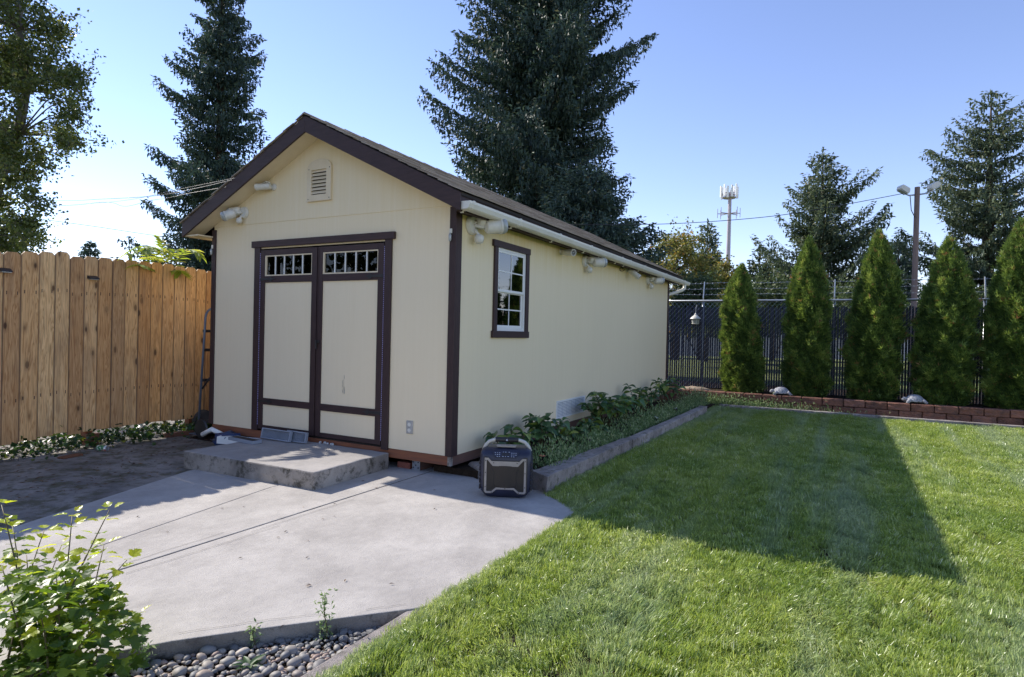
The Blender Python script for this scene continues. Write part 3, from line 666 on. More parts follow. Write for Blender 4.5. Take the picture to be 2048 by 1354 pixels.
# ================================================================== CONCRETE STEP AND WHAT LIES ON IT
b = MB().prism([(1.15,-1.125),(2.885,-1.075),(2.85,-.035),(1.15,-.035)], 'z', -.02, .163)
st = single('concrete_step', b, M['step'], 'thick concrete step with mossy sides in front of the doors', 'step', bevel=.014)
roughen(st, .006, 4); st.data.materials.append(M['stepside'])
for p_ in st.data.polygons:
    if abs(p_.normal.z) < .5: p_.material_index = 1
def vent_panel(loc, rot, Lx, label):
    t = thing('vent_panel', label, 'vent panel', loc, 0, 'loose grey vent panels on the step'); t.rotation_euler = rot
    h, d = .115, .035
    obj('frame', MB().box(0, Lx, -d, 0, 0, .012).box(0, Lx, -d, 0, h-.012, h).box(0, .012, -d, 0, .012, h-.012).box(Lx-.012, Lx, -d, 0, .012, h-.012).box(.012, Lx-.012, -.012, -.009, h*.5-.004, h*.5+.004), M['vent_grey'], t, True, bevel=.002)
    n = int(Lx/.013)
    b = MB()
    for k in range(1, n): b.box(k*.013-.0025, k*.013+.0025, -.020, -.012, .012, h-.012)
    obj('louvres', b, M['vent_grey'], t, True, kind='stuff')
    obj('backing', MB().box(.012, Lx-.012, -.003, -.001, .012, h-.012), M['inside'], t, True)
p0 = at(523, 876, 'z', .165); p1 = at(590, 889, 'z', .165)
vent_panel((p0[0]+.02, p0[1], .168), (rad(-12), 0, rad(-1)), .46, 'grey vent panel leaning on edge against the left door')
vent_panel((p0[0]+.37, p0[1]+.045, .168), (rad(-9), 0, rad(-1)), .30, 'shorter grey vent panel half hidden behind the leaning one')
vent_panel((p0[0]-.18, p0[1]-.17, .200), (rad(90), 0, rad(-5)), .44, 'grey vent panel lying flat on the step before the left door')
M['white_stone'] = plain('chalky_white_stone', (.6, .6, .58), (.4, .4, .38), 30, .8)
b = MB()
for k in range(11):
    c = at(random.uniform(622, 660), random.uniform(888, 893), 'z', .165); r = random.uniform(.008, .018)
    b.lathe([(r*.6,0),(r,r*.5),(r*.8,r),(r*.2,r*1.3)], (c[0], -.06+random.uniform(-.02,.02), .163), 6)
props(single('stone_chips', b, M['white_stone'], 'small white stone chips along the door threshold', 'stone chips'), kind='stuff')

# ================================================================== WOODEN FENCE
FX = -.8
fence = thing('wooden_fence', 'tall dog-eared cedar board fence on the left', 'fence', (FX, -.6, 0))
bh = 2.03; bw = .156
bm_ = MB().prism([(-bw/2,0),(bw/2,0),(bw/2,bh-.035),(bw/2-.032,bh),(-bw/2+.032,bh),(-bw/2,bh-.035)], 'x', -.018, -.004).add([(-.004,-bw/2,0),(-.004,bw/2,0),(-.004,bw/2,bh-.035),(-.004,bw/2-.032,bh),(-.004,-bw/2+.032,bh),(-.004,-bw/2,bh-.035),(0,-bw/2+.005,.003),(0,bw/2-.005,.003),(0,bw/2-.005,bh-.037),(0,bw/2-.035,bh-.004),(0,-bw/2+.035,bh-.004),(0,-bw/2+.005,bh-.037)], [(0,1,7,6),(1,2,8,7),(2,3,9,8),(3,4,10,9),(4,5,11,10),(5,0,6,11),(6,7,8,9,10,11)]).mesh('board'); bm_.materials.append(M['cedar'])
ys = [-1.848,-1.693,-1.522,-1.368,-1.222,-1.071,-.925,-.763,-.617,-.454,-.298,-.149,.012,.165,.316,.464,.61]
zs = [2.153,2.173,2.195,2.214,2.177,2.195,2.201,2.203,2.208,2.209,2.214,2.212,2.197,2.20,2.189,2.177]
k = 0
allb = [(a, zs[i]) for i, a in enumerate(ys[:-1])]+[(.61+.154*i, 2.18+random.uniform(-.015, .015)) for i in range(30)]+[(-2.003-.154*i, 2.16+random.uniform(-.02, .02)) for i in range(18)]
for i, (y, z) in enumerate(allb):
    nxt = ys[i+1] if i < 16 else y+.154
    w_ = (nxt-y)/.154*(.978 if i in (3, 11, 21, 48, 50) else 1.0)
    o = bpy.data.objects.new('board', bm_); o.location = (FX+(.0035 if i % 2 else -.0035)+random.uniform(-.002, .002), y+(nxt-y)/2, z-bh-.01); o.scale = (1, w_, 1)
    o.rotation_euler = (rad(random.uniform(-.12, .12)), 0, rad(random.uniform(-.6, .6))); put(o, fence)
for z in (.34, 1.05, 1.92): obj('rail', MB().box(FX-.058, FX-.019, -4.8, 5.2, z, z+.089), M['post'], fence, bevel=.003)
for y in (-4.55, -2.3, -.97, .33, 2.6, 4.9): obj('post', MB().box(FX-.150, FX-.060, y-.045, y+.045, -.15, 2.12), M['post'], fence, bevel=.004)
obj('post', MB().box(FX-.055, FX+.02, -1.02, -.89, -.15, .125), M['post'], fence, bevel=.004)
def solar(u, v, label):
    p = at(u, v, 'x', FX)
    t = thing('solar_fence_light', label, 'solar light', (FX, p[1], p[2]), 0, 'solar lights on the wooden fence')
    obj('housing', MB().add([(0,-.055,-.012),(0,.055,-.012),(0,.055,.028),(0,-.055,.028),(.075,-.05,-.014),(.075,.05,-.014),(.07,.05,-.002),(.07,-.05,-.002)], [(0,3,2,1),(4,5,6,7),(0,1,5,4),(1,2,6,5),(2,3,7,6),(3,0,4,7)]), M['black'], t, True, bevel=.004)
    obj('diffuser', MB().box(.01, .065, -.04, .04, -.022, -.0145), M['lens'], t, True)
solar(184, 556, 'black solar light on the fence, the one under the dog-eared tops mid fence'); solar(8, 541, 'black solar light on the fence at the left edge of the picture')

# sumac fronds rising behind the fence
lf = MB().add([(0,0,0),(.022,.035,.004),(.02,.09,.002),(0,.145,-.02),(-.02,.09,.002),(-.022,.035,.004),(0,.04,-.006),(0,.09,-.008)], [(0,1,6),(1,2,7,6),(2,3,7),(0,6,5),(6,7,4,5),(7,3,4)]).mesh('leaflet'); lf.materials.append(M['frond'])
sap = thing('sumac_sapling', 'young sumac with long yellow-green fronds leaning over the fence top', 'sapling', (-1.05, .15, 0))
def sp(u, v, x): return Vector(at(u, v, 'x', x))
stem_top = sp(330, 560, -1.05)
obj('stem', MB().tube([(-1.15, stem_top.y+.1, -.1), (-1.1, stem_top.y+.03, 1.2), tuple(stem_top)], [.02, .014, .008], 7), M['stem'], sap, smooth=True)
fr = [((338,548),(312,462),(256,505),-1.0,-.85,-.66), ((332,555),(330,490),(318,476),-1.05,-1.1,-1.15), ((345,548),(366,478),(398,508),-.95,-.78,-.60), ((342,545),(322,480),(285,500),-.95,-.78,-.62), ((345,548),(340,485),(330,500),-.95,-.75,-.60), ((334,560),(318,520),(300,512),-1.05,-1.2,-1.4), ((334,560),(352,530),(362,545),-1.0,-.85,-.72), ((330,562),(290,530),(276,528),-1.0,-.9,-.75), ((336,560),(350,515),(352,500),-1.1,-1.25,-1.4)]
for (a, b_, c_, xa, xb, xc) in fr:
    A, B, Cc = sp(*a, xa), sp(*b_, xb), sp(*c_, xc)
    pts = [A*(1-t_)**2+B*2*t_*(1-t_)+Cc*t_**2 for t_ in np.linspace(0, 1, 12)]
    ra = obj('frond', MB().tube(pts, [.005*(1-.07*i) for i in range(12)], 5), M['stem'], sap, smooth=True)
    for i in range(3, 12):
        d = (pts[i]-pts[i-1]).normalized(); side = d.cross(Vector((0,0,1))).normalized()
        for sg in (1, -1):
            q = (side*sg*.8+d*.65+Vector((0,0,-.25+random.uniform(-.2,.1)))).normalized()
            o = bpy.data.objects.new('leaflet', lf); o.location = pts[i]; o.rotation_euler = q.to_track_quat('Y', 'Z').to_euler(); s_ = 1.45*random.uniform(.75, 1.05)*(1.05-.3*abs(i-7)/6); o.scale = (s_, s_, s_)
            put(o, ra); o.matrix_parent_inverse = Matrix.Identity(4)

# ================================================================== BETWEEN FENCE AND SHED
nt_ = at(410, 700, 'x', -.16); hy = float(nt_[1])
ht = thing('hand_truck', 'grey tubular hand truck standing against the left side of the shed', 'hand truck', (-.16, hy, 0))
M['bluegrey'] = plain('blue_grey_paint', (.16, .20, .26), (.10, .12, .16), 8, .4, .5, .3)
zt_ = float(at(414, 622, 'x', -.16)[2])
loop = [(-.24, hy-.02, .05), (-.16, hy, zt_-.08)]+[(-.16, hy+.15-.15*math.cos(th), zt_-.08+.13*math.sin(th)) for th in np.linspace(.3, math.pi-.3, 8)]+[(-.16, hy+.30, zt_-.08), (-.24, hy+.32, .05)]
obj('frame_tube', MB().tube(loop, .014, 8), M['bluegrey'], ht, smooth=True)
for v in (662, 700, 760):
    z = float(at(412, v, 'x', -.18)[2]); obj('cross_bar', MB().box(-.20, -.17, hy-.01, hy+.31, z-.018, z+.018), M['black'], ht, bevel=.004)
obj('curved_brace', MB().tube([(-.20, hy, .62), (-.10, hy+.03, .76), (-.06, hy+.1, .80), (-.06, hy+.25, .80)], .013, 6), M['black'], ht, smooth=True)
obj('toe_plate', MB().box(-.42, -.22, hy-.02, hy+.34, .03, .04), M['bluegrey'], ht)
for yy in (hy-.05, hy+.33): obj('wheel', MB().lathe([(.03,0),(.11,.005),(.125,.02),(.11,.035),(.03,.04)], (-.16, yy, .12), 18, 'y'), M['black'], ht, smooth=True, angle=40)
def gp_(u, v, z=0.0): p = at(u, v, 'z', z); return float(p[0]), float(p[1])
x, y = gp_(388, 868); 
single('old_wheel', MB().lathe([(.03,-.03),(.06,-.045),(.115,-.04),(.135,-.02),(.135,.02),(.115,.04),(.06,.045),(.03,.03)], (0,0,0), 22).xf(T(x-.25, y+.3, .135) @ R3(65, 'Y') @ R3(20, 'X')), plain('grey_rubber', (.075, .065, .058), (.04, .035, .03), 10, .8), 'dusty grey rubber wheel lying beyond the step near the fence end', 'wheel', smooth=True, angle=50)
x, y = gp_(425, 892)
bm2 = MB(); pr = []
for i in range(7):
    for j in range(9): pass
def lump(c, r, seed, mat, label, cat, name, sq=(1,1,1), amp=.35, sub=3):
    import bmesh
    from mathutils import noise
    bm = bmesh.new(); bmesh.ops.create_icosphere(bm, subdivisions=sub, radius=1)
    for v in bm.verts:
        n = v.co.normalized(); f = 1+amp*noise.noise(n*2.2+Vector((seed,0,0)))+amp*.4*noise.noise(n*6+Vector((0,seed,0)))
        v.co = Vector((n.x*sq[0], n.y*sq[1], max(n.z, -.5)*sq[2]))*f*r+Vector(c)
    me = bpy.data.meshes.new(name); bm.to_mesh(me); bm.free()
    return single(name, me, mat, label, cat, smooth=True)
lump((x+.1, y+.12, .06), .16, 3, plain('blue_tarpaulin', (.03, .06, .16), (.015, .03, .08), 8, .4, .5, bump=.4, bscale=30, dist=.01), 'crumpled blue tarpaulin beside the step below the shed corner', 'tarpaulin', 'tarpaulin', (1.2, .8, .6), .7)
b = MB().tube([(x-.22, y+.02, .11), (x-.10, y+.06, .18), (x+.02, y+.10, .13)], .030, 8)
single('rag', b, M['white'], 'small white rolled rag on top of the blue tarpaulin', 'rag', smooth=True)
x0_, y0_ = gp_(420, 893); x1_, y1_ = gp_(492, 874)
tr = MB().prism([(-.055,0),(-.05,0),(-.045,.075),(.045,.075),(.05,0),(.055,0),(.052,.082),(-.052,.082)], 'x', 0, .72)
an = math.degrees(math.atan2(.55, .85))
single('plastic_channel', tr.xf(T(x0_+.10, y0_+.04, .05) @ R3(an-6, 'Z') @ R3(3, 'Y')), M['white'], 'white plastic channel lying between the step and the shed', 'channel', bevel=.003)
x, y = gp_(492, 886)
t = thing('pipe_fitting', 'rusty double pipe fitting beside the white channel under the shed', 'pipe fitting', (x-.05, y+.15, .1))
M['rust'] = plain('dark_rust', (.085, .04, .03), (.035, .022, .02), 20, .8, .3, bump=.6)
for dx in (0, .11):
    obj('pipe_end', MB().lathe([(.028,-.03),(.045,-.03),(.048,0),(.045,.03),(.028,.03)], (0,0,0), 14).xf(T(x-.08+dx, y+.12, .19) @ R3(80, 'X')), M['rust'], t, smooth=True, angle=40)
obj('pipe_body', MB().box(x-.07, x+.02, y+.12, y+.17, .0, .17), M['rust'], t, bevel=.01)
for i, (u, v, L_, z_, lab) in enumerate(((342, 872, .36, .05, 'short weathered brown plank lying by the ivy under the fence'), (120, 915, .22, .02, 'thin brown wood scrap on the mossy concrete'))):
    x, y = gp_(u, v)
    single('wood_scrap', MB().box(-.045, .045, -L_/2, L_/2, 0, z_).xf(T(x, y+.1, -.012) @ R3(-8+20*i, 'Z')), M['post'], lab, 'plank', bevel=.004)
# beer can
x, y = gp_(205, 902)
can = thing('drink_can', 'dented green and white drink can lying on the mossy concrete', 'can', (x, y, 0), rad(20))
s = NT('can_label'); co = s.n('ShaderNodeTexCoord').outputs['Object']; sp_ = s.n('ShaderNodeSeparateXYZ'); s.l(co, sp_.inputs[0])
band = s.ramp(s.math('ADD', sp_.outputs[0], .5), [(.44, (.55, .58, .56)), (.455, (.03, .22, .07)), (.53, (.03, .22, .07)), (.545, (.6, .6, .55))])
red = s.noise(co, 45, 2, .5); c = s.mix(s.ramp(red, [(.56, 0.0), (.6, 1.0)]), band, (.6, .62, .55)); c = s.mix(s.ramp(s.noise(co, 28, 1, .5), [(.64, 0.0), (.66, .8)]), c, (.5, .05, .03)); s.fin(c, .3, .5, .3)
M['can'] = s.m
obj('can_body', MB().lathe([(.024,-.060),(.032,-.054),(.033,-.03),(.0315,.0),(.033,.03),(.033,.048),(.027,.058)], (0,0,.033), 20, 'x'), M['can'], can, True, smooth=True, angle=50)
obj('can_lid', MB().lathe([(.0265,.0585),(.0265,.061),(.024,.061),(.023,.056)], (0,0,.033), 20, 'x'), M['galv'], can, True)

# ivy under and behind the fence
def leaf_cloud(name, P, size, mat, seed=0, up=.5, kite=True, tone=None, asp=.62, dirs=None):
    """P (N,3) leaf bases; one folded leaf of two triangles each"""
    r = np.random.default_rng(seed); n = len(P)
    d = r.normal(size=(n, 3)) if dirs is None else dirs+r.normal(size=(n, 3))*.35
    d /= np.linalg.norm(d, axis=1)[:, None]+1e-9
    nn = r.normal(size=(n, 3))*(1-up)+np.array([0, 0, 1.0])*up
    s = np.cross(d, nn); s /= np.linalg.norm(s, axis=1)[:, None]+1e-9; nrm = np.cross(s, d)
    L_ = size*(r.uniform(.65, 1.25, n))[:, None]; Wd = L_*asp*.5
    b = P; tip = P+d*L_; mid = P+d*L_*.45
    l = mid+s*Wd+nrm*L_*.10; rr = mid-s*Wd+nrm*L_*.10
    tt = r.uniform(0, 1, n) if tone is None else np.clip(tone, 0, 1)
    V = np.empty((n, 2, 3, 3)); V[:, 0, 0] = b; V[:, 0, 1] = l; V[:, 0, 2] = tip; V[:, 1, 0] = b; V[:, 1, 1] = tip; V[:, 1, 2] = rr
    me = fast(name, V.reshape(-1, 3, 3), 3, np.repeat(tt, 2)); me.materials.append(mat); return me
n = 3600
P_ = np.stack([FX+RNG.normal(-.05, .24, n), RNG.uniform(-4.5, 1.2, n), np.abs(RNG.normal(0, .08, n))], 1)
P_ = P_[(P_[:, 0] < -.28+.1*np.sin(P_[:, 1]*7)) & ((P_[:, 0] < FX-.02) | (P_[:, 0] > FX+.03) | (P_[:, 2] < .12))]
props(obj('ivy', leaf_cloud('ivy', P_, .055, M['ivy'], 3, .65, asp=.95), M['ivy']), 'low dark ivy growing along the foot of the wooden fence', 'ivy', None, 'stuff')

# litter
def litter(name, xs, ys_, n, sz, mat, z, label, asp=.3):
    P2 = np.stack([RNG.uniform(*xs, n), RNG.uniform(*ys_, n), np.full(n, z)], 1)
    if name == 'leaf_litter': P2 = P2[(P2[:, 1] > -6)]
    a = RNG.uniform(0, 6.28, len(P2)); d = np.stack([np.cos(a), np.sin(a), np.full(len(P2), .02)], 1)
    me = leaf_cloud(name, P2, sz, mat, 5, .97, asp=asp, dirs=d*20)
    return props(obj(name, me, mat), label, 'litter', None, 'stuff')
M['dead'] = leafmat('dead_leaves', [(0, (.07, .035, .02)), (.6, (.14, .07, .035)), (.9, (.22, .13, .06)), (1, (.35, .28, .18))], 0, .8)
litter('leaf_litter', (-.75, 1.3), (-3.0, .6), 520, .05, M['dead'], .0, 'brown needles and dead leaves strewn on the mossy concrete', .2)
litter('patio_litter', (1.5, 4.8), (-3.2, .0), 34, .035, M['dead'], .006, 'few small dry leaves and twigs on the patio', .28)

# ================================================================== SPEAKER
M['navy'] = plain('navy_black_plastic', (.026, .030, .060), (.015, .017, .032), 6, .38, .5, bump=.15, bscale=120, dist=.001)
M['speakerside'] = plain('brown_black_rubber', (.038, .032, .036), (.02, .018, .022), 8, .6, .35, bump=.2)
M['silver'] = plain('satin_silver_plastic', (.34, .32, .30), (.27, .25, .24), 15, .35, .5, .25, bump=.03)
M['grille'] = plain('dark_brown_grille', (.034, .026, .020), (.016, .014, .013), 5, .5, .5, .2, bump=.5, bscale=700, dist=.001)
M['ivory'] = plain('ivory_handle', (.62, .60, .54), (.5, .48, .42), 8, .4)
M['mark'] = plain('white_marking', (.55, .6, .7), (.5, .55, .65), 8, .5)
sx, sy = gp_(1014, 985)
fv_ = np.array([CAM[0]-sx, CAM[1]-sy]); fang = math.atan2(fv_[1], fv_[0])+math.pi/2-rad(4)
spk = thing('portable_speaker', 'rugged portable party speaker with carry handle standing on the patio', 'speaker', (sx+.02, sy-.055, 0), fang)
def sec(w_, y0_, y1_, c_=.045):   # rounded rectangle outline at a height
    o = []; hw = w_/2; ym = (y0_+y1_)/2; hd_ = (y1_-y0_)/2
    for (cx, cy, a0) in ((hw-c_, hd_-c_, 0), (-hw+c_, hd_-c_, 90), (-hw+c_, -hd_+c_, 180), (hw-c_, -hd_+c_, 270)):
        for k in range(5):
            a_ = rad(a0+k*22.5); o.append((cx+c_*math.cos(a_), cy+c_*math.sin(a_)+ym))
    return o
def loft(secs):
    b = MB(); vs = []; n = len(secs[0][1])
    for z, o in secs: vs += [(p[0], p[1], z) for p in o]
    fs = [(i*n+k, i*n+(k+1) % n, (i+1)*n+(k+1) % n, (i+1)*n+k) for i in range(len(secs)-1) for k in range(n)]
    fs += [tuple(range(n)), tuple((len(secs)-1)*n+k for k in range(n))]
    return b.add(vs, fs)
body = loft([(0, sec(.30, -.10, .12)), (.012, sec(.35, -.125, .14)), (.06, sec(.425, -.142, .15)), (.10, sec(.438, -.145, .15)), (.30, sec(.444, -.145, .15)), (.36, sec(.440, -.14, .15)), (.385, sec(.435, -.13, .15)), (.405, sec(.415, -.10, .14)), (.418, sec(.36, -.06, .12))])
sb = obj('cabinet', body, M['navy'], spk, True, smooth=True, angle=45)
for sgn in (-1, 1):
    for k in range(5):
        z = .07+k*.052; b = MB().prism([(z,-.128),(z+.034,-.128),(z+.046,-.02),(z+.046,.12),(z+.012,.12),(z+.006,-.02)], 'x', .212*sgn, .2275*sgn)
        b.v = [(v[0], v[2], v[1]) for v in b.v]; obj('side_rib', b, M['speakerside'], spk, True, bevel=.005)
def inset(poly, yy0, yy1): return MB().prism(poly, 'y', yy0, yy1)
# outer plate, silver frame ring, grille
ringO = [(-.178,.345),(-.145,.345),(-.118,.318),(.118,.318),(.145,.345),(.178,.345),(.178,.058),(.165,.045),(.112,.045),(.072,.078),(-.072,.078),(-.112,.045),(-.165,.045),(-.178,.058)]
ringI = [(-.160,.326),(-.152,.326),(-.108,.276),(.108,.276),(.152,.326),(.160,.326),(.160,.066),(.154,.060),(.116,.060),(.077,.094),(-.077,.094),(-.116,.060),(-.154,.060),(-.160,.066)]
n_ = len(ringO); b = MB()
vs = [(x_, -.153, z_) for x_, z_ in ringO]+[(x_, -.153, z_) for x_, z_ in ringI]+[(x_, -.144, z_) for x_, z_ in ringO]+[(x_, -.144, z_) for x_, z_ in ringI]
fs = []
for k in range(n_):
    j = (k+1) % n_; fs += [(k, j, n_+j, n_+k), (2*n_+k, 3*n_+k, 3*n_+j, 2*n_+j), (k, 2*n_+k, 2*n_+j, j), (n_+k, n_+j, 3*n_+j, 3*n_+k)]
b.add(vs, fs); obj('silver_frame', b, M['silver'], spk, True)
back = [(x_*1.05, z_*1.03-.003) for x_, z_ in ringO]
obj('front_plate', inset(back, -.1475, -.135), M['black'], spk, True)
gr = MB().add([(-.158,-.1482,.325),(0,-.156,.28),(.158,-.1482,.325),(.158,-.1482,.062),(.075,-.150,.092),(0,-.157,.094),(-.075,-.150,.092),(-.158,-.1482,.062),(-.108,-.150,.277),(.108,-.150,.277),(-.10,-.151,.12),(.10,-.151,.12)],
   [(0,7,10,8),(8,10,6,5,1),(1,5,4,11,9),(9,11,3,2),(7,6,10),(4,3,11)])
obj('grille', gr, M['grille'], spk, True)
for sg in (-1, 1): obj('grille_groove', MB().tube([(sg*.118,-.1515,.255),(sg*.098,-.152,.225),(sg*.098,-.152,.10)], .0018, 5), M['black'], spk, True)
for x_, z_ in ((-.169,.322),(.169,.322),(-.10,.304),(.10,.304),(-.169,.22),(.169,.22),(-.169,.10),(.169,.10),(-.115,.053),(.115,.053),(0,.086)):
    obj('screw', MB().lathe([(.0045,0),(.0045,.002)], (0,0,0), 7).xf(T(x_, -.153, z_) @ R3(90, 'X')), M['black'], spk, True)
K = T(0, -.141, .372) @ R3(-28, 'X')
pn = obj('control_panel', MB().prism([(-.115,.028),(.115,.028),(.092,-.024),(-.092,-.024)], 'y', -.006, .004).xf(K), M['navy'], spk, True, bevel=.003)
obj('display', MB().box(-.032, .032, -.009, -.005, -.008, .016).xf(K), M['black'], pn, True, bevel=.002)
for i, (bx, bz) in enumerate([(sx_*(.052+.018*c_), .015-.016*r_) for sx_ in (-1, 1) for c_ in range(3) for r_ in range(3) if not (c_ == 2 and r_ == 2)]+[(-.022,-.016),(0,-.016),(.022,-.016),(-.02,.023),(0,.023),(.03,.023)]):
    w_ = random.uniform(.003, .006); obj('button_mark', MB().box(bx-w_, bx+w_, -.0078, -.0055, bz-.0018, bz+.0018).xf(K), M['mark'], pn, True)
hp = [(-.205,-.01,.385),(-.185,-.01,.43),(-.155,-.01,.462),(-.11,-.01,.478),(.11,-.01,.478),(.155,-.01,.462),(.185,-.01,.43),(.205,-.01,.385)]
hb = MB().tube(hp, .0155, 10); h_ = obj('handle', hb, M['ivory'], spk, True, smooth=True)
obj('handle_grip', MB().tube([(-.10,-.01,.480),(.10,-.01,.480)], .0215, 12), M['black'], h_, True, smooth=True, angle=50)
obj('emblem', MB().prism([(-.008,.474),(.008,.474),(.008,.478),(.003,.479),(.004,.487),(0,.490),(-.005,.485),(-.004,.480),(-.008,.479)], 'y', -.0335, -.030), M['mark'], h_, True)
obj('phone_slot', MB().prism([(-.088,.442),(.088,.442),(.080,.424),(-.080,.424)], 'y', -.075, -.03), M['silver'], spk, True, bevel=.003)

# ================================================================== SIDE BED: SPOT LIGHTS
def spot(u, v, label, orange=False, tilt=20):
    x, y = gp_(u, v, .065)
    t = thing('garden_spotlight', label, 'garden light', (x, y, .06), random.uniform(-.5, .5), 'small black garden spotlights in the shed bed')
    obj('spike', MB().tube([(0,0,-.05),(0,0,.07)], .010, 6), M['black'], t, True)
    hd_ = obj('lamp_head', MB().lathe([(.016,0),(.030,.01),(.032,.075),(.036,.08)], (0,0,0), 14).xf(T(0,0,.06) @ R3(tilt, 'Y')), M['black'], t, True, smooth=True, angle=40)
    obj('lens', MB().lathe([(.033,.0805),(.020,.085)], (0,0,0), 14).xf(T(0,0,.06) @ R3(tilt, 'Y')), M['orange'] if orange else M['lens'], hd_, True)
M['orange'] = plain('coral_orange_cap', (.75, .22, .12), (.6, .16, .08), 10, .4)
spot(1083, 938, 'black garden spotlight with an orange top just behind the speaker', True, 5)
spot(1180, 900, 'black garden spotlight at the curb, second from the speaker', tilt=-25)
spot(1254, 868, 'black garden spotlight beside the curb joint', tilt=15)
spot(1308, 851, 'black garden spotlight beyond the curb joint, nearer of the last pair', tilt=25)
spot(1352, 832, 'black garden spotlight near the far end of the shed bed', tilt=-10)

# ================================================================== LARGE LEAVED PLANTS
def ovate(name, Lf, Wf, mat, fold=.22, curl=.35, n=6, tip=1.0):
    vs = []; fs = []
    for i in range(n+1):
        t_ = i/n; w_ = Wf*math.sin(math.pi*min(1, t_**.8))**.85*(1-.15*t_); 
        if i in (0, n): w_ = 0
        z = Lf*(curl*.25*math.sin(math.pi*t_)-curl*.55*t_*t_)
        vs += [(-w_, Lf*t_, z+w_*fold*2), (-w_*.5, Lf*t_, z+w_*fold*.8), (0, Lf*t_, z), (w_*.5, Lf*t_, z+w_*fold*.8), (w_, Lf*t_, z+w_*fold*2)]
    for i in range(n):
        for k in range(4): a = i*5+k; fs.append((a, a+1, a+6, a+5))
    me = bpy.data.meshes.new(name); me.from_pydata(vs, [], fs); me.materials.append(mat)
    me.polygons.foreach_set('use_smooth', [True]*len(fs)); return me
def lobed(name, Lf, mat, curl=.3, seed=0):
    r = random.Random(seed)
    half = [(0,0),(.10,.02),(.26,.0),(.46,.14),(.40,.20),(.62,.34),(.50,.38),(.56,.50),(.36,.48),(.28,.55),(.40,.66),(.28,.68),(.33,.80),(.19,.80),(.16,.90),(.07,.93),(0,1.06)]
    half = [(a*(.9+.2*r.random()) if a else 0, b) for a, b in half]
    def Z(x, y): return -curl*.5*y*y*Lf+abs(x)*.28*Lf-.25*x*x*Lf+.02*Lf*math.sin(y*21)*abs(x)*2
    vs = [(0, 0, 0)]; 
    mid = [(0, .0), (0, .2), (0, .4), (0, .6), (0, .8), (0, 1.06)]
    vs = [(0, m_[1]*Lf, Z(0, m_[1])) for m_ in mid]; fs = []
    for sg in (1, -1):
        idx = []
        for a, b in half[1:-1]:
            idx.append(len(vs)); vs.append((sg*a*Lf*.82, b*Lf, Z(a, b)))
        def nm(b): return min(range(6), key=lambda q: abs(mid[q][1]-b+.08))
        prev = 0
        for i, (a, b) in enumerate(half[1:-1]):
            m_ = nm(b); 
            if i > 0: fs.append((prev, idx[i-1], idx[i]) if sg > 0 else (prev, idx[i], idx[i-1]))
            if m_ != prev and m_ > prev: fs.append((prev, idx[i], m_) if sg > 0 else (prev, m_, idx[i])); prev = m_
        fs.append((prev, idx[-1], 5) if sg > 0 else (prev, 5, idx[-1]))
    me = bpy.data.meshes.new(name); me.from_pydata(vs, [], fs); me.materials.append(mat); return me
def leaf_at(me, p, d, parent, s_, roll=0, name='leaf', flat=.5):
    q = Vector(d).normalized().to_track_quat('Y', 'Z'); o = bpy.data.objects.new(name, me)
    o.rotation_euler = (q @ Euler((0, roll, 0)).to_quaternion()).to_euler(); o.location = p; o.scale = (s_,)*3
    put(o, parent); return o

HL = [ovate('hydrangea_leaf', .18, .064, M['hydrangea'], curl=c_) for c_ in (.3, .7, .1)]
def hydrangea(x, y, r, h, nl, label, seed):
    rr = random.Random(seed)
    t = thing('hydrangea', label, 'hydrangea', (x, y, .06), 0, 'hydrangeas along the shed wall')
    ns = max(4, nl//8)
    for i in range(ns):
        a = 6.283*i/ns+rr.uniform(-.4, .4); rad_ = r*rr.uniform(.25, .85)
        top = Vector((x+math.cos(a)*rad_*.8, y+math.sin(a)*rad_, .06+h*rr.uniform(.65, 1.0)-.25*rad_))
        if top.x < 3.70: top.x = 3.70+rr.uniform(0, .05)
        base = Vector((x, y, .05)); mid = (base+top)/2+Vector((0, 0, .04))
        obj('stem', MB().tube([base, mid, top], [.008, .006, .004], 5), M['stem'], t, smooth=True)
        k_ = nl//ns
        for j in range(k_):
            tt = 1-(j//2)*.22; p = mid.lerp(top, max(0, tt)) if tt > 0 else mid
            aa = a+rr.uniform(-.5, .5)+j*2.4; el = rr.uniform(-.35, .45)-(.25 if j > 3 else 0)
            leaf_at(rr.choice(HL), p, (math.cos(aa), math.sin(aa), el), t, rr.uniform(.65, 1.1)*(1.0 if j > 1 else .75), rr.uniform(-.4, .4))
hydrangea(3.90, .62, .34, .42, 46, 'small hydrangea directly behind the speaker', 1)
hydrangea(3.95, 1.30, .42, .46, 76, 'low hydrangea second from the speaker', 2)
hydrangea(4.02, 2.56, .26, .30, 34, 'low spreading hydrangea in front of the left end of the largest one', 8)
hydrangea(4.05, 2.0, .28, .26, 34, 'small drooping hydrangea below the foundation vent', 7)
hydrangea(4.0, 3.22, .50, .66, 104, 'largest hydrangea, covering the right edge of the foundation vent', 3)
hydrangea(4.0, 3.95, .46, .60, 68, 'bushy hydrangea just beyond the largest one', 4)
hydrangea(3.98, 5.0, .50, .62, 70, 'hydrangea past the curb joint with raised leaves', 5)
hydrangea(3.98, 6.4, .50, .64, 56, 'farthest hydrangea by the back corner of the shed', 6)
